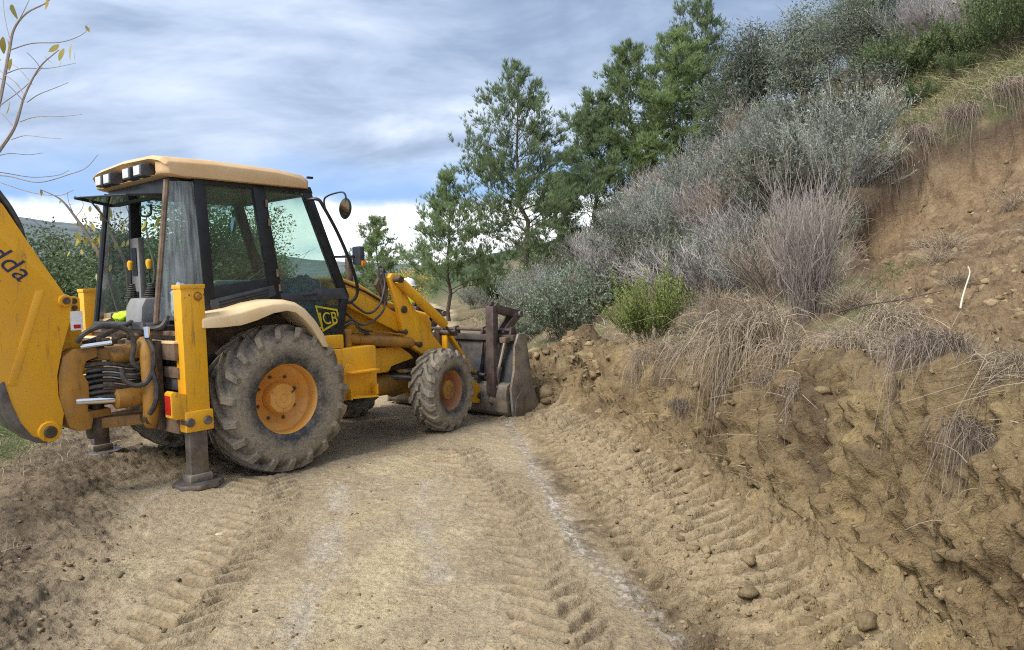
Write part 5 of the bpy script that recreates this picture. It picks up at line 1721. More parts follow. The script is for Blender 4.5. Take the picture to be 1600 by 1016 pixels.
place('dry_brush', HANG[0], 2.35, 3.35, .36, .4, .6, 'dry grey brush hanging over the cut at the right edge', 'dead plant', dz=.06)
place('dry_brush', STR[0], 6.0, 8.8, .42, .40, .9, 'small dry brush clump high on the scar at the right edge', 'dead plant', dz=.0)
place('dry_brush', STR[1], 2.45, 5.4, .34, .30, 1.9, 'pale green-grey tuft at the lip of the cut under the dry stalk heap', 'tuft', dz=.0)
place('dry_brush', STR[0], 2.42, 4.5, .32, .26, 2.9, 'dry tuft at the lip of the cut between stalk heap and right edge', 'tuft', dz=.0)
place('dry_brush', BRN[1], 2.15, 7.5, .5, .56, 2.2, 'brown dead brush between the bright green bush and the arching tussock', 'dead plant', dz=-.03)
for i, (x, y, s, h_, lb) in enumerate(((2.2, 4.1, .4, .4, 'straw tussock hanging over the cut, nearest to the right edge brush'), (2.2, 5.0, .45, .45, 'straw tussock hanging over the cut below the dry stalk heap'),
                                      (2.05, 5.6, .5, .5, 'straw tussock hanging over the cut just right of the big arching tussock'), (1.80, 6.8, .55, .5, 'straw tussock hanging over the cut just left of the big arching tussock'),
                                      (1.68, 7.4, .5, .45, 'straw tussock hanging over the cut right of the pale dry mound'))):
    place('hanging_tussock', HANG[i % 2], x + .12, y, s, h_, .3 * i - .4, lb, 'tussock', dz=.02)
for i, (x, y, s, h_, lb) in enumerate(((2.5, 7.5, .65, .6, 'pale straw tussock on the slope behind the arching tussock'), (2.7, 9.6, .75, .65, 'pale straw tussock on the slope right of the bright green bush'), (2.45, 6.9, .5, .45, 'pale straw tussock at the left foot of the tall twig clump'),
                                      (2.95, 6.4, .5, .42, 'pale straw tussock at the right foot of the tall twig clump'), (4.6, 10.6, .75, .65, 'pale straw tussock at the left corner of the scar lip'))):
    place('straw_tussock', STR[i % 2], x, y, s, h_, 1.1 * i, lb, 'tussock', dz=-.02)
for i, (x, y, s, h_, lb) in enumerate(((2.18, 3.75, .40, .42, 'dark root mat hanging down the cut at the right edge'), (2.08, 3.2, .34, .40, 'dark root mat lowest at the right edge of the cut'), (2.0, 4.9, .34, .34, 'root clump torn out of the cut face right of its middle'),
                                      (1.95, 5.5, .30, .30, 'root clump torn out of the middle of the cut face'), (1.62, 7.0, .34, .34, 'root clump on the cut face below the pale dry mound'), (1.40, 8.6, .32, .30, 'root clump on the cut face below the bright green bush'))):
    place('root_clump', LIPT[i % 2], x, y, s, h_, .6 * i - .8, lb, 'roots', dz=.02)
for i, (x, y, s, h_) in enumerate(((5.0, 10.75, .55, .5), (5.55, 11.0, .6, .55), (6.05, 11.1, .6, .55), (6.5, 10.7, .55, .5), (6.85, 10.15, .55, .5))):
    place('lip_turf', LIPT[i % 2], x, y, s, h_, .5 * i - .6, 'dark turf and roots hanging over the upper lip of the scar, %s from the left' % ORD[i], 'turf', 'turf along the scar lip', dz=.05)
for i, (x, y, s, h_, lb) in enumerate(((3.75, 6.5, .36, .26, 'small dry tuft in the left part of the bare scar'), (3.35, 5.5, .34, .26, 'small dry tuft below the left part of the bare scar'),
                                      (5.2, 7.3, .36, .26, 'small dry tuft in the right part of the bare scar'), (5.4, 9.6, .40, .30, 'small dry tuft high under the lip of the scar'), (3.0, 4.0, .34, .26, 'small dry tuft near the right edge between cut and scar'))):
    place('dry_tuft', STR[i % 2], x, y, s, h_, 1.3 * i, lb, 'tuft', dz=-.02)
place('bramble', BRAM, 1.10, 15.2, 1.35, 1.75, 1.1, 'dark green bramble bush spilling down the bank behind the bucket', 'bush', tilt=(0, -.2), dz=-.1)
place('bramble', BRAM, 1.75, 16.0, 1.15, 1.35, 3.1, 'greyish bramble bush right above the dark green bramble', 'bush', tilt=(0, -.2), dz=-.1)
place('bramble', BRAM, 0.25, 17.4, .9, .9, 4.1, 'low bramble at the foot of the bank left of the dark green bramble', 'bush', tilt=(0, -.2), dz=-.1)
for i, (x, y, s, h_, v, lb) in enumerate((
        (8.4, 25.6, 1.30, 1.45, 0, 'big grey-green olive tree on the skyline, leftmost of the olives'),
        (9.7, 24.1, 1.12, 1.20, 1, 'grey-green olive tree in the middle of the skyline olives'),
        (9.1, 19.6, .80, .85, 0, 'grey-green olive tree below the skyline, rightmost of the olives'),
        (10.9, 22.0, .95, 1.0, 1, 'olive tree half hidden behind the skyline of the slope'))):
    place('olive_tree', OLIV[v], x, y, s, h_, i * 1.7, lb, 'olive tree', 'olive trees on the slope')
S1 = proto(*broadleaf('s1', 221, 1.5, 1.7, F_SILVER, B_TWIG, 6000, (.03, .06), .22, .25, 26, .05, tr=.05))
place('silver_tree', S1, 6.51, 13.88, .95, .95, .7, 'small silvery tree with round crown and dark branches above the scar', 'tree')
place('bare_sapling', proto(bare_shrub('b', 311, F_BROWN, nst=16, ntw=120, spread=.6, w=.012)), 6.72, 13.07, .65, .8, .7, 'bare brown sapling standing right of the small silvery tree', 'sapling')
for i, (x, y, s, h_, kind, lb) in enumerate((
        (7.62, 14.13, 1.35, 1.15, 'm', 'wide green bush on the grassy slope above the scar'),
        (8.1, 13.2, 1.0, .85, 'm', 'green bush right behind the wide green bush above the scar'),
        (9.76, 17.28, 1.1, 1.1, 'l', 'lilac-grey bush on the skyline near the top right'),
        (9.26, 15.0, 1.0, .85, 'l', 'lilac-grey bush below the skyline near the top right'),
        (10.2, 19.0, 1.3, 1.3, 's', 'silver-green bush on the skyline right of the olives'),
        (7.8, 11.54, .85, 1.25, 'm', 'dark green bush at the top right edge'),
        (8.3, 12.0, 1.1, 1.2, 'm', 'dark green bush behind the one at the top right edge'),
        (7.59, 12.48, .6, .5, 'm', 'low green weeds on the slope above the scar lip'),
        (7.1, 12.9, .55, .45, 'm', 'low green weeds just right of the bare sapling'))):
    pr = MIDB[i % 2] if kind == 'm' else LIL[i % 3] if kind == 'l' else SIL[i % 3]
    place({'m': 'green_bush', 'l': 'leafless_shrub', 's': 'silver_shrub'}[kind], pr, x, y, s, h_, i * 1.3, lb, 'bush', dz=-.05, tilt=(0, -.15))

# pines
PA = proto(*pine('pa', 401, 9.4, 6.4, F_PINE, 6400, .11, 64))
PB = proto(*pine('pb', 402, 7.0, 4.8, F_PINE, 4200, .20, 48))
PC = proto(*pine('pc', 403, 7.5, 4.6, F_PINEL, 5600, .03, 60, .2))
for nm, pr, x, y, s, sz, rz, lb in (
        ('pine_tree', PA, 0.75, 32.0, 1.10, 1.05, .3, 'tallest pine, standing alone against the sky in the middle'),
        ('pine_tree', PB, -2.85, 33.5, .98, .95, 1.2, 'pine with a leaning bare trunk at the roadside left of the tallest pine'),
        ('pine_tree', PC, -8.6, 47.0, 1.0, .82, 2.2, 'small pale green pine just right of the cab mirror'),
        ('pine_tree', PB, 4.2, 36.0, 1.3, 1.05, 3.2, 'dark pine directly right of the tallest pine'),
        ('pine_tree', PC, 6.3, 36.5, 1.25, 1.10, 4.2, 'light green pine in the middle of the pines behind the shrubs'),
        ('pine_tree', PC, 8.1, 35.0, 1.25, .95, 5.2, 'bushy light green pine left of the skyline olives'),
        ('pine_tree', PA, 9.8, 36.0, .90, .92, .9, 'big dark pine crown at the top above the skyline olives'),
        ('pine_tree', PB, 2.6, 39.0, .85, .70, 5.9, 'low pine partly hidden behind the tallest pine')):
    place(nm, pr, x, y, s, sz, rz, lb, 'pine tree')

# left side
for i, (x, y, s, sz, lb) in enumerate(((-6.9, 16.6, 1.0, .80, 'leafy green tree seen through the side windows of the cab'),
                                       (-9.4, 18.2, .95, .80, 'leafy green tree seen through the open rear of the cab'),
                                       (-12.2, 19.5, 1.05, .95, 'leafy green tree between the boom and the cab'),
                                       (-15.8, 22.5, 1.1, 1.0, 'leafy green tree behind the boom at the left edge'),
                                       (-9.3, 26.0, 1.0, .95, 'leafy green tree behind the bonnet of the machine'))):
    place('broadleaf_tree', LEAFT[i % 2], x, y, s, sz, i * 1.9, lb, 'tree')
place('yellow_tree', YELT, -5.6, 41.0, 1.05, 1.0, .5, 'small tree with yellow autumn leaves behind the loader arm', 'tree')
place('grey_bush', SIL[0], -1.9, 40.0, 1.8, 1.5, .5, 'silver-grey bush far behind the leaning pine', 'bush')
for i, (x, y, s) in enumerate(((-.6, 37, 1.6), (-1.6, 45, 1.9), (.6, 30.5, 1.4))):
    place('green_bush', MIDB[i % 2], x, y, s, s, i * 2.1, ('dark green bush in the shade right of the leaning pine trunk', 'dark green bush farthest along the road verge', 'dark green bush at the foot of the tallest pine')[i], 'bush')
rs_ = np.random.RandomState(5)
lvc = Leaves()
mbc = MB()
limb_tree(mbc, (0, 0, -.2), (0, 0, 5.6), .09, .01, rs_, .01, 5)
nl_ = 3000
zc = rs_.uniform(.02, 1, nl_) ** 1.1
rc_ = .55 * np.sin(np.pi * np.clip(zc, 0, 1) ** .6) ** .8 * rs_.uniform(.5, 1, nl_)
ac_ = rs_.uniform(0, 6.28, nl_)
pc_ = np.stack([rc_ * np.cos(ac_), rc_ * np.sin(ac_), zc * 5.9 + .2], 1)
dc_ = unit(rand_dir(rs_, nl_) * .5 + np.array([0, 0, 1.0]))
lvc.leaf(pc_, dc_, unit(np.cross(dc_, rand_dir(rs_, nl_))), rs_.uniform(.15, .3, nl_), rs_.uniform(.04, .08, nl_), rs_.uniform(.1, .6, nl_))
CYP = proto(mbc.build('trunk', B_PINE, None), lvc.mesh('crown', F_PINE))
place('cypress_tree', CYP, -2.6, 66.0, .9, .62, 0, 'small dark cypress far away in the gap between the pines', 'cypress')


def branchy(name, main, side, leaves, mat_b, label, cat, seed=1, lmat=None, lsize=(.09, .14)):
    """a thin tree given by its own limbs; leaves hang at listed points"""
    rs = np.random.RandomState(seed)
    mb = MB()
    for pts, r0, r1 in main + side:
        P = arc_pts(pts, 5)
        mb.tube(P, list(np.linspace(r0, r1, len(P))), 6)
    root = empty(name, main[0][0][0])
    b = mb.build('limbs', mat_b, root, smooth=True)
    b.location = -Vector(main[0][0][0])
    if leaves:
        for i, (p, sc) in enumerate(leaves):
            lf = Leaves()
            d = unit(rs.normal(size=3) * .35 + np.array([0, 0, -1.0]))
            s = unit(np.cross(d, rs.normal(size=3)))
            nrm = np.cross(d, s)
            L = rs.uniform(*lsize) * sc
            k = 5
            u = np.linspace(0, 1, k)
            c = np.array(p)[None] + d[None] * (L * u)[:, None] + nrm[None] * (.25 * L * u ** 2)[:, None]
            wd = L * .42 * np.sin(np.pi * np.clip(u * .92 + .06, 0, 1)) ** .8
            lf.strips(c[None], wd[None], s[None], np.array([rs.uniform(0, 1)]))
            o = lf.mesh('leaf', lmat or F_YELLOW)
            o.parent = root
            o.location = -Vector(main[0][0][0])
    tag(root, label, cat)
    return root


def pxw(px, py, d):
    """a point d metres in front of the camera plane, used to lay out the thin tree on its own vertical plane"""
    k = 1 / 1150
    v = _F + _R2 * ((px - 800) * k) - _U2 * ((py - 508) * k)
    return Vector((0, 0, CAM_H)) + v * d


def bare_tree():
    D = 9.0
    rj = random.Random(6)
    def P(a, dd=0.0, D_=D):
        # every side branch leaves its limb towards or away from the road
        sl = rj.uniform(-.9, .9)
        return [pxw(px, py, D_ + dd + sl * i / (len(a) - 1)) for i, (px, py) in enumerate(a)]
    base = Vector((-7.2, 9.1, ground_z(-7.2, 9.1) - .1))
    main = [([base, base + Vector((.0, -.05, 1.0)), pxw(-75, 345, D), pxw(-30, 282, D), pxw(-8, 245, D), pxw(22, 200, D), pxw(38, 150, D), pxw(62, 105, D), pxw(92, 78, D)], .042, .006),
            ([pxw(-30, 282, D), pxw(-12, 205, D + .2), pxw(2, 145, D + .3), pxw(14, 80, D + .3), pxw(22, 45, D + .3), pxw(42, 20, D + .3), pxw(75, 2, D + .3), pxw(90, -25, D + .3)], .030, .005)]
    side = [(P([(17, 78), (50, 68), (95, 66), (125, 56), (140, 44)], .3), .008, .004), (P([(10, 115), (35, 107), (75, 107), (118, 99)], .3), .007, .003),
            (P([(42, 160), (60, 148), (85, 138), (107, 129)]), .007, .003), (P([(32, 190), (55, 183), (95, 182), (128, 179)]), .007, .003),
            (P([(18, 218), (40, 212), (70, 215), (95, 217)]), .006, .003), (P([(-8, 245), (15, 240), (45, 242), (67, 239)]), .006, .003),
            (P([(-40, 275), (10, 275), (60, 285), (110, 272), (135, 262), (153, 242)]), .010, .003), (P([(-40, 265), (5, 270), (50, 277), (90, 274), (108, 266)]), .007, .003),
            (P([(-40, 270), (20, 292), (60, 303), (95, 305), (115, 297)]), .008, .003), (P([(16, 65), (8, 30), (4, -5)], .3), .006, .004),
            (P([(22, 45), (36, 20), (48, -5)], .3), .006, .003), (P([(38, 150), (25, 130), (0, 110), (-20, 80)]), .008, .004), (P([(0, 165), (40, 135), (66, 105)], .2), .008, .004),
            (P([(38, 160), (15, 135), (-15, 110)]), .006, .003), (P([(22, 200), (5, 180), (-15, 165)]), .006, .003), (P([(50, 132), (30, 108), (10, 95)]), .005, .003), (P([(62, 105), (55, 95), (42, 82)]), .004, .003)]
    lv = [(pxw(*q, D), s) for q, s in (((70, 88), 1.0), ((86, 92), 1.3), ((97, 96), 1.2), ((100, 76), .9), ((112, 70), 1.2), ((118, 78), .9), ((92, 70), .9), ((20, 8), 1.5), ((5, 58), 1.1), ((12, 62), .9), ((18, 92), 1.0), ((2, 92), .9), ((15, 155), 1.1), ((134, 40), .6), ((74, -4), .8))]
    branchy('bare_tree', main, side, lv, B_PALE, 'nearly bare tree with pale limbs and a few yellow leaves at the top left', 'tree', 3, None, (.14, .20))
    D2 = 11.5
    P2 = lambda a, dd=0.0: P(a, dd, D2)
    b2 = Vector((-6.3, 12.0, ground_z(-6.3, 12.0) - .1))
    main = [([b2, b2 + Vector((0, 0, 1.0)), pxw(165, 420, D2), pxw(140, 372, D2), pxw(118, 340, D2), pxw(95, 312, D2), pxw(65, 297, D2)], .05, .005),
            ([b2 + Vector((0, 0, .8)), pxw(200, 430, D2), pxw(176, 370, D2), pxw(160, 335, D2), pxw(145, 318, D2)], .04, .005),
            ([b2 + Vector((0, 0, .9)), pxw(240, 440, D2), pxw(232, 380, D2), pxw(228, 345, D2), pxw(240, 320, D2)], .03, .004)]
    side = [(P2([(118, 340), (108, 318), (105, 300)]), .006, .003), (P2([(140, 372), (120, 352), (110, 345)]), .006, .003), (P2([(160, 335), (165, 318), (168, 305)]), .005, .003),
            (P2([(176, 370), (155, 350), (140, 345)]), .006, .003), (P2([(118, 340), (130, 322), (125, 305)]), .005, .003), (P2([(232, 380), (250, 350), (262, 330)]), .006, .003),
            (P2([(232, 385), (215, 360), (205, 345)]), .006, .003)]
    lv = []
    for q, s in (((64, 296), .7), ((95, 312), .8), ((104, 330), 1.0), ((115, 318), .9), ((118, 345), .9), ((120, 362), 1.0), ((135, 350), 1.1), ((133, 330), .9), ((141, 322), 1.1), ((150, 320), 1.2), ((165, 318), 1.1), ((171, 325), 1.1), ((158, 334), .9), ((142, 348), 1.0)):
        lv.append((pxw(*q, D2), s))
    for i in range(60):
        c = ((160, 395, 14, 30), (130, 370, 22, 8), (150, 375, 25, 14), (235, 345, 25, 22), (205, 370, 18, 18))[i % 5]
        lv.append((pxw(c[0] + rj.gauss(0, c[2] * .6), c[1] + rj.gauss(0, c[3] * .6), D2 + rj.uniform(-.4, .4)), rj.uniform(.8, 1.2)))
    branchy('yellow_sapling', main, side, lv, B_GREY, 'thin sapling with sparse yellow leaves behind the rear of the cab', 'sapling', 4, None, (.10, .16))


bare_tree()


# --- ground cover nobody could count
def scatter(n, rmin, rmax, amin, amax, seed, keep):
    """random points on the ground sheet, denser near the camera; keep(x, y, z) masks them"""
    rs = np.random.RandomState(seed)
    r_ = np.exp(rs.uniform(math.log(rmin), math.log(rmax), n))
    a_ = np.radians(rs.uniform(amin, amax, n))
    i = np.clip(np.searchsorted(TERR_R, r_), 1, len(TERR_R) - 1)
    j = np.clip(np.searchsorted(TERR_TH, a_), 1, len(TERR_TH) - 1)
    u, v = rs.uniform(0, 1, n)[:, None], rs.uniform(0, 1, n)[:, None]
    p = TERR[i - 1, j - 1] * (1 - u) * (1 - v) + TERR[i, j - 1] * u * (1 - v) + TERR[i - 1, j] * (1 - u) * v + TERR[i, j] * u * v
    m = keep(p[:, 0], p[:, 1], p[:, 2])
    return p[m], rs


def grass_stuff(name, n, rng, seed, keep, L, w, mat, label, cat, lean=.5, tintb=0.0, hang=0.0):
    p, rs = scatter(n, rng[0], rng[1], rng[2], rng[3], seed, keep)
    m = len(p)
    k = 4
    d = unit(rs.normal(size=(m, 3)) * np.array([lean, lean, .2]) + np.array([0, 0, 1 - hang * 1.6]))
    ll = rs.uniform(*L, m) * (0.8 + .02 * np.hypot(p[:, 0], p[:, 1]))
    u = np.linspace(0, 1, k)
    P = p[:, None] + d[:, None] * (ll[:, None] * u[None])[:, :, None]
    bend = unit(rs.normal(size=(m, 3)) * np.array([1, 1, 0]))
    P += bend[:, None] * (ll[:, None] * .45 * u[None] ** 2)[:, :, None]
    P[..., 2] -= (ll * .25)[:, None] * u[None] ** 2
    P[..., 2] -= .01
    lv = Leaves()
    ww = w * (0.5 + .08 * np.hypot(p[:, 0], p[:, 1]))
    lv.strips(P, np.linspace(1, .3, k)[None] * ww[:, None], rand_dir(rs, m), rs.uniform(0, 1, m) + tintb)
    o = lv.mesh(name, mat)
    tag(o, label, cat, kind='stuff')
    return o


def _n2(x, y, f, s):
    return vnoise(x * f, y * f, np.zeros_like(x), s)


grass_stuff('verge_grass', 32000, (4, 30, -50, -8), 11, lambda x, y, z: left_drop(x, y)[1] + .5 * _n2(x, y, .9, 3) > .35, (.08, .24), .006, F_GRASS, 'green grass on the verge at the left of the dirt', 'grass', .6)
grass_stuff('dry_verge_grass', 14000, (4, 26, -50, -8), 12, lambda x, y, z: (left_drop(x, y)[1] + .7 * _n2(x, y, .7, 4) > -.05), (.08, .22), .006, F_STRAW, 'dry straw among the verge grass at the left', 'grass', .8)
grass_stuff('dry_slope_grass', 46000, (5, 34, -6, 52), 13, lambda x, y, z: (bank_t(x, y) > .55) & (poly_sd(x, y, SCAR) < -.03) & (_n2(x, y, .8, 5) > -.55), (.10, .30), .006, F_STRAW, 'dry straw-coloured grass covering the slope', 'grass', .8)
grass_stuff('green_slope_grass', 42000, (7, 34, -6, 52), 14, lambda x, y, z: (bank_t(x, y) > .9) & (poly_sd(x, y, SCAR) < -.1) & (_n2(x, y, .55, 6) + .16 * (z - 2.6) > .0), (.10, .30), .007, F_MID, 'green grass patches on the slope above the scar', 'grass', .6, .25)
grass_stuff('upper_slope_grass', 26000, (11, 19, 26, 48), 24, lambda x, y, z: (bank_t(x, y) > 3.0) & (poly_sd(x, y, SCAR) < -.12), (.14, .34), .007, F_UPPER, 'olive-green and straw grass on the slope above the scar lip', 'grass', .8)
grass_stuff('scar_weeds', 2200, (6, 9, 24, 34), 15, lambda x, y, z: (poly_sd(x, y, SCAR) > -.05) & (np.hypot(x - 3.4, y - 7.0) < .6 + .3 * _n2(x, y, 2, 7)), (.08, .20), .006, F_MID, 'sparse green weeds at the left of the bare scar', 'weeds', .5, .3)
grass_stuff('lip_fringe', 26000, (4.5, 13, 2, 50), 16, lambda x, y, z: (np.abs(poly_sd(x, y, SCAR) + .02) < .17) & (bank_t(x, y) > 2.2), (.10, .30), .006, F_BROWN, 'dark root mat and dry fringe along the upper lip of the scar', 'turf', 1.2, -.2, .7)
grass_stuff('cut_lip_fringe', 20000, (3.2, 13, 5, 50), 17, lambda x, y, z: (np.abs(bank_t(x, y) - .55 - .12 * _n2(x, y, 1.2, 8)) < .16) & (_n2(x, y, .9, 9) > -.25) & (y < 12.5), (.10, .30), .005, F_STRAW, 'dry straw fringe hanging over the lip of the cut', 'grass', 1.2, -.1, .75)
grass_stuff('exposed_roots', 13000, (3.0, 12, 5, 50), 18, lambda x, y, z: (bank_t(x, y) > -.2) & (bank_t(x, y) < .7) & (_n2(x, y, 1.6, 10) > -.1), (.10, .40), .0065, F_STRAW, 'thin roots and torn stalks sticking out of the dug face', 'roots', 1.3, .1, .5)
grass_stuff('mud_straw', 5200, (3.2, 13, -45, -12), 19, lambda x, y, z: (np.abs(left_drop(x, y)[1] + .2) < .8) & (_n2(x, y, 1.1, 12) > -.2), (.06, .18), .005, F_STRAW, 'bits of dry straw in the churned mud at the left', 'straw', 1.6, 0, .55)

STONES = [(4.62, 8.1, .045, 'pale stone half buried in the middle of the bare scar'),
          (2.36, 4.5, .035, 'pale stone at the lip of the cut near the right edge'),
          (-2.08, 5.06, .03, 'small white stone on the road in front of the stabiliser foot')]
STICK = [(3.02, 4.95, .0), (3.06, 4.99, .05), (3.11, 5.04, .12), (3.17, 5.09, .19), (3.17, 5.11, .25)]
BRANCH1 = [(2.62, 5.9, .16), (2.70, 5.6, .16), (2.82, 5.3, .18), (3.0, 5.1, .14)]
ROOT1 = [(6.75, 9.9, .05), (6.4, 9.6, .0), (5.9, 9.3, .0), (5.4, 8.8, .0), (5.1, 8.4, .0)]
ROOT2 = [(2.05, 3.35, .0), (2.0, 3.28, .02), (1.93, 3.2, .02), (1.9, 3.1, .02)]


def ico():
    bm = bmesh.new()
    bmesh.ops.create_icosphere(bm, subdivisions=2, radius=1.0)
    v = np.array([tuple(x.co) for x in bm.verts])
    f = np.array([[q.index for q in fc.verts] for fc in bm.faces])
    bm.free()
    return v, f


ICO_V, ICO_F = ico()
bm_ = bmesh.new(); bmesh.ops.create_icosphere(bm_, subdivisions=1, radius=1.0)
ICO1_V = np.array([tuple(x.co) for x in bm_.verts]); ICO1_F = np.array([[q.index for q in fc.verts] for fc in bm_.faces]); bm_.free()


def clod_mat(name, a, b):
    m, nt = new_mat(name)
    at = nt.n('ShaderNodeAttribute', attribute_name='tint').outputs['Fac']
    co = nt.n('ShaderNodeNewGeometry').outputs['Position']
    f = nt.noise(co, 60, 5, .65)
    c = nt.mix(at, a, b)
    c = nt.mix(1.0, c, nt.ramp(f, [(.3, .7), (.7, 1.25)]), 'MULTIPLY')
    finish(nt, c, .93, 0, f, .7, .015, .15)
    return m


M_CLOD = clod_mat('soil_clod', (0.140, 0.102, 0.060), (0.32, 0.240, 0.135))
M_CLODD = clod_mat('dark_mud_clod', (0.11, 0.08, 0.052), (0.24, 0.178, 0.115))
M_STONE = clod_mat('pale_stone', (0.36, 0.30, 0.21), (0.58, 0.52, 0.41))


def clods(name, n, rng, seed, keep, size, mat, label, cat, flat=.7, big=False):
    p, rs = scatter(n, rng[0], rng[1], rng[2], rng[3], seed, keep)
    m = len(p)
    bv, bf = (ICO_V, ICO_F) if big else (ICO1_V, ICO1_F)
    s = size[0] + (size[1] - size[0]) * rs.uniform(0, 1, m) ** 5
    V = np.repeat(bv[None], m, 0)
    q = V * 1.6 + rs.uniform(0, 50, (m, 1, 3))
    k = 1 + .45 * vnoise(q[..., 0], q[..., 1], q[..., 2], seed) + .30 * vnoise(q[..., 0] * 2.3, q[..., 1] * 2.3, q[..., 2] * 2.3, seed + 1)
    V = V * k[..., None] * rs.uniform(.65, 1.3, (m, 1, 3))
    V[..., 2] *= flat
    V[..., 2] -= .15
    a = rs.uniform(0, 6.28, m)
    c_, s_ = np.cos(a)[:, None], np.sin(a)[:, None]
    x, y = V[..., 0] * c_ - V[..., 1] * s_, V[..., 0] * s_ + V[..., 1] * c_
    V = np.stack([x, y, V[..., 2]], -1) * s[:, None, None] + p[:, None]
    F = (bf[None] + (np.arange(m) * len(bv))[:, None, None]).reshape(-1, 3)
    o = np_mesh(name, V.reshape(-1, 3), tris=F, mat=mat, smooth=False)
    at = o.data.attributes.new('tint', 'FLOAT', 'POINT')
    at.data.foreach_set('value', np.repeat(rs.uniform(0, 1, m), len(bv)).astype(np.float32))
    tag(o, label, cat, kind='stuff')


clods('bank_clods', 4500, (2.8, 14, 2, 52), 31, lambda x, y, z: (bank_t(x, y) > -.9) & (bank_t(x, y) < .45) & (y < 13.5) & (_n2(x, y, 1.3, 21) > -.5), (.006, .055), M_CLOD, 'loose brown soil clods along the foot of the dug face', 'soil clods', .75, True)
clods('bank_grit', 15000, (2.6, 13, 2, 52), 36, lambda x, y, z: (bank_t(x, y) > -1.2) & (bank_t(x, y) < .7) & (y < 13.5), (.003, .016), M_CLOD, 'fine crumbs of soil all over the dug face', 'soil crumbs', .9)
clods('road_crumbs', 12000, (2.4, 13, -48, 48), 32, lambda x, y, z: (bank_t(x, y) < -.4) & (left_drop(x, y)[1] < -.2) & (_n2(x, y, 1.1, 22) + .35 * _n2(x, y, 4, 23) > .0), (.003, .022), M_CLOD, 'crumbs of dried mud scattered over the road', 'soil crumbs', .6)
clods('mud_clods', 3600, (3.0, 14, -50, -10), 33, lambda x, y, z: (np.abs(left_drop(x, y)[1] + .25) < .9) & (_n2(x, y, 1.2, 24) > -.45), (.005, .032), M_CLODD, 'dark churned mud clods along the left edge of the dirt', 'mud clods', .7)
clods('scar_rubble', 5000, (4.2, 12, 20, 52), 34, lambda x, y, z: (poly_sd(x, y, SCAR) > .1) & (_n2(x, y, 1.4, 25) > -.35), (.006, .05), M_CLOD, 'crumbled soil and small stones on the bare scar', 'rubble', .8)
clods('heap_clods', 1500, (8.5, 13, -6, 12), 35, lambda x, y, z: (np.hypot((x - .6) / 1.0, (y - 10.6) / 1.3) < 1) , (.012, .10), M_CLOD, 'lumps of soil heaped up in front of the bucket', 'soil clods', .8, True)


def stone(x, y, s, label, seed, flat=.6, mat=None, dz=0.0):
    rs = np.random.RandomState(seed)
    q = ICO_V * 1.3 + seed * 3.1
    k = 1 + .35 * vnoise(q[:, 0], q[:, 1], q[:, 2], seed) + .2 * vnoise(q[:, 0] * 2.5, q[:, 1] * 2.5, q[:, 2] * 2.5, seed)
    V = ICO_V * k[:, None] * np.array([1.2, .8, flat]) * s
    o = np_mesh('stone', V, tris=ICO_F, mat=mat or M_STONE)
    at = o.data.attributes.new('tint', 'FLOAT', 'POINT')
    at.data.foreach_set('value', np.full(len(V), rs.uniform(.2, .9), np.float32))
    o.location = (x, y, ground_z(x, y) + s * flat * .3 + dz)
    o.rotation_euler = (rs.uniform(-.2, .2), rs.uniform(-.3, .3), rs.uniform(0, 6))
    return tag(o, label, 'stone', 'pale stones')


for i, (x, y, s, lb) in enumerate(STONES):
    stone(x, y, s, lb, 50 + i)


def stick(name, pts, r0, r1, mat, label, cat):
    P = arc_pts(pts, 6)
    mb = MB().tube(P, list(np.linspace(r0, r1, len(P))), 7)
    o = mb.build(name, mat, None, smooth=True)
    return tag(o, label, cat)


M_PEELED = bark_mat('peeled_wood', (0.50, 0.42, 0.31), (0.72, 0.64, 0.50))


def onground(L, dz=.02):
    return [Vector((x, y, ground_z(x, y) + dz + e)) for x, y, e in L]


stick('peeled_stick', onground(STICK), .0065, .004, M_PEELED, 'pale peeled stick standing out on the bare soil below the scar', 'stick')
stick('fallen_branch', onground(BRANCH1, .03), .007, .003, B_TWIG, 'thin dark branch lying across the collapsed heap of dry stalks', 'branch')
stick('root', onground(ROOT1, .03), .0045, .002, F_STRAW, 'long pale root trailing down the scar at the right edge', 'root')
stick('root', onground(ROOT2, .03), .007, .003, F_STRAW, 'forked pale root hanging from the cut at the lower right', 'root')

# ------------------------------------------------------------------ distant hills
az = np.radians(np.linspace(-75, 75, 240))
prof = np.interp(np.degrees(az), [-75, -50, -36, -30, -24, -15, -8, -3, 5, 20, 75], [.10, .105, .100, .085, .062, .040, .030, .022, .03, .05, .06])
rows = []
for k, (dist, f) in enumerate(((520, -.12), (600, .15), (720, .45), (860, .75), (1000, 1.0), (1100, .98), (1300, .5))):
    zz = dist * prof * f * (1 + .10 * fbm(np.degrees(az) * .3, np.full_like(az, k * .9), np.zeros_like(az), .5, 4, .5, 7)) + CAM_H
    rows.append(np.stack([dist * np.sin(az), dist * np.cos(az), zz], 1))
HV = np.concatenate(rows)
nq = len(az)
HQ = np.array([[i * nq + j, i * nq + j + 1, (i + 1) * nq + j + 1, (i + 1) * nq + j] for i in range(6) for j in range(nq - 1)])
m_, nt_ = new_mat('haze_tinted_wooded_hills')
co_ = nt_.n('ShaderNodeNewGeometry').outputs['Position']
f_ = nt_.noise(co_, .035, 8, .65)
finish(nt_, nt_.mix(nt_.ramp(f_, [(.35, 0), (.65, 1)]), (0.060, 0.085, 0.095), (0.150, 0.170, 0.165)), .95, 0, None)  # scrub green tinted blue: the haze of distance is put into the colour
tag(np_mesh('hills', HV, quads=HQ, mat=m_, smooth=True), kind='structure')


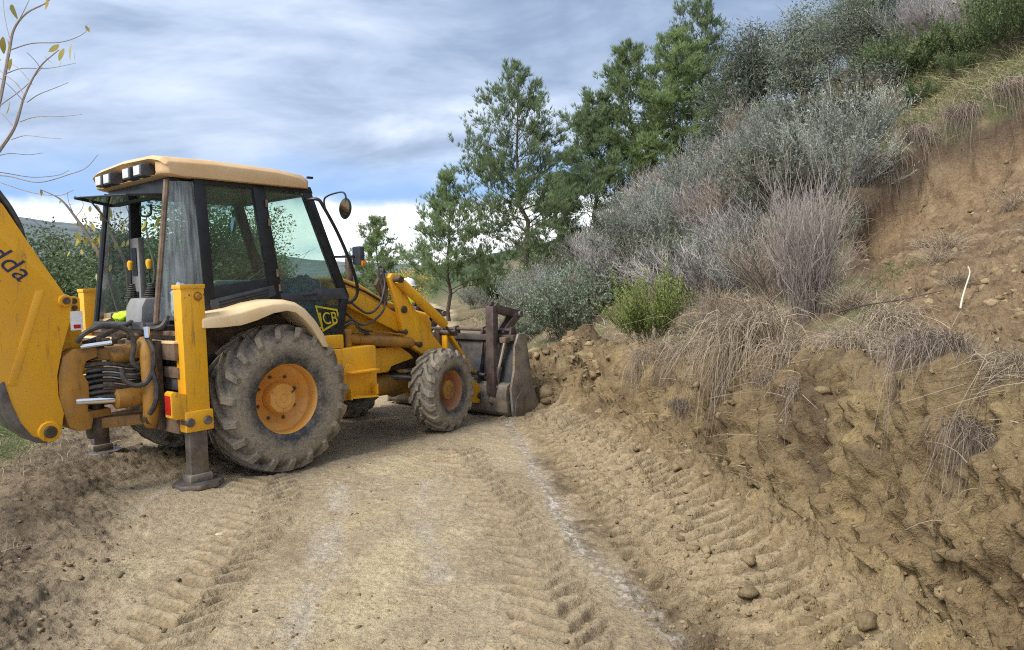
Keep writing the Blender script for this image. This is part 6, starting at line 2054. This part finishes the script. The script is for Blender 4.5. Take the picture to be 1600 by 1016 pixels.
# ------------------------------------------------------------------ the worker behind the loader
def build_person(x, y, rz):
    J = {'pelvis': (0, 0, .95), 'belly': (0, .01, 1.10), 'chest': (0, .0, 1.30), 'neck': (0, .01, 1.47), 'head0': (0, .03, 1.56), 'head1': (0, .03, 1.66), 'head2': (0, .015, 1.73)}
    R_ = {'pelvis': (.15, .12), 'belly': (.145, .11), 'chest': (.17, .12), 'neck': (.058, .058), 'head0': (.070, .085), 'head1': (.078, .098), 'head2': (.06, .07)}
    E_ = [('pelvis', 'belly'), ('belly', 'chest'), ('chest', 'neck'), ('neck', 'head0'), ('head0', 'head1'), ('head1', 'head2')]
    J['nose'] = (0, .128, 1.625); R_['nose'] = (.014, .014); E_.append(('head1', 'nose'))
    for s, n in ((-1, 'r'), (1, 'l')):
        pts = [('hip', (.10 * s, 0, .90), (.095, .095)), ('knee', (.115 * s, .03, .50), (.062, .065)), ('ankle', (.12 * s, -.01, .10), (.045, .05)), ('heel', (.125 * s, -.03, .05), (.045, .045)), ('toe', (.14 * s, .16, .035), (.042, .032))]
        prev = 'pelvis'
        for k, p, r in pts:
            J[k + n] = p; R_[k + n] = r; E_.append((prev, k + n)); prev = k + n
        pts = [('sho', (.185 * s, -.005, 1.40), (.062, .065)), ('elb', (.25 * s, -.02, 1.12), (.044, .044)), ('wri', (.25 * s, .10, .90), (.030, .032)), ('palm', (.245 * s, .135, .83), (.034, .020))]
        prev = 'chest'
        for k, p, r in pts:
            J[k + n] = p; R_[k + n] = r; E_.append((prev, k + n)); prev = k + n
        for f in range(4):
            dx = (f - 1.5) * .018
            ln = (.068, .078, .072, .056)[f]
            a, b = 'fa%d%s' % (f, n), 'fb%d%s' % (f, n)
            J[a] = (.245 * s + dx * .3, .150 + dx, .80); J[b] = (.235 * s, .165 + dx, .80 - ln)
            R_[a] = (.0095, .0095); R_[b] = (.008, .008)
            E_ += [(prev, a), (a, b)]
        J['th0' + n] = (.225 * s, .175, .85); J['th1' + n] = (.215 * s, .195, .80); R_['th0' + n] = (.010, .010); R_['th1' + n] = (.009, .009)
        E_ += [('wri' + n, 'th0' + n), ('th0' + n, 'th1' + n)]
        J['ear' + n] = (.088 * s, .02, 1.625); R_['ear' + n] = (.014, .020); E_.append(('head1', 'ear' + n))
    names = list(J)
    ix = {k: i for i, k in enumerate(names)}
    me = bpy.data.meshes.new('body')
    me.from_pydata([J[k] for k in names], [(ix[a], ix[b]) for a, b in E_], [])
    tmp = bpy.data.objects.new('tmp', me)
    COL.objects.link(tmp)
    sk = tmp.modifiers.new('skin', 'SKIN')
    for i, k in enumerate(names):
        me.skin_vertices[0].data[i].radius = R_[k]
    me.skin_vertices[0].data[ix['pelvis']].use_root = True
    sb = tmp.modifiers.new('sub', 'SUBSURF'); sb.levels = 2; sb.render_levels = 2
    dg = bpy.context.evaluated_depsgraph_get()
    m2 = bpy.data.meshes.new_from_object(tmp.evaluated_get(dg))
    bpy.data.objects.remove(tmp)
    root = empty('person', (x, y, ground_z(x, y) + .01), rz)
    m2.materials.clear()
    for m in (M_SKIN, M_NAVY, M_HIVIS, M_RUBBER):
        m2.materials.append(m)
    for p in m2.polygons:
        c = p.center
        k = 1
        if c.z > 1.46 or (abs(c.x) > .19 and c.z < .90): k = 0
        elif c.z < .13: k = 3
        elif c.z > .98 and abs(c.x) < .20: k = 2
        p.material_index = k
        p.use_smooth = True
    b = bpy.data.objects.new('body', m2)
    COL.objects.link(b); b.parent = root
    h = MB().lathe([(.150, -.012), (.148, 0), (.125, .004), (.122, .05), (.10, .095), (.06, .125), (0, .135)], 24, 'Z', (0, .02, 1.68))
    h.lathe([(.02, .135), (.022, .142), (0, .144)], 10, 'Z', (0, .02, 1.68))
    hl = h.build('helmet', M_WHITE, root, smooth=True)
    MB().tube([(0, -.09, 1.73), (0, -.03, 1.80), (0, .06, 1.805), (0, .12, 1.75)], .012, 6).build('helmet_ridge', M_WHITE, hl, smooth=True)
    MB().lathe([(.082, -.06), (.096, -.03), (.098, .02), (.09, .03)], 16, 'Z', (0, .0, 1.66)).build('hair', M_HAIR, root, smooth=True)
    for s in (-1, 1):
        MB().lathe([(0, -.008), (.011, -.004), (.012, .004), (0, .009)], 10, 'Y', (.03 * s, .112, 1.645)).build('eye', M_HAIR, root, smooth=True)
    MB().box((0, .118, 1.580), (.045, .008, .008)).build('mouth', M_RAIL, root, bevel=.002)
    for z_ in (1.06, 1.18):
        MB().lathe([(.150, -.02), (.156, -.02), (.156, .02), (.150, .02)], 24, 'Z', (0, .005, z_)).build('reflective_band', M_WHITE, root, smooth=True)
    tag(root, 'person in white helmet and hi-vis vest standing behind the loader arm', 'person')
    return root


build_person(-1.80, 12.9, R(205))
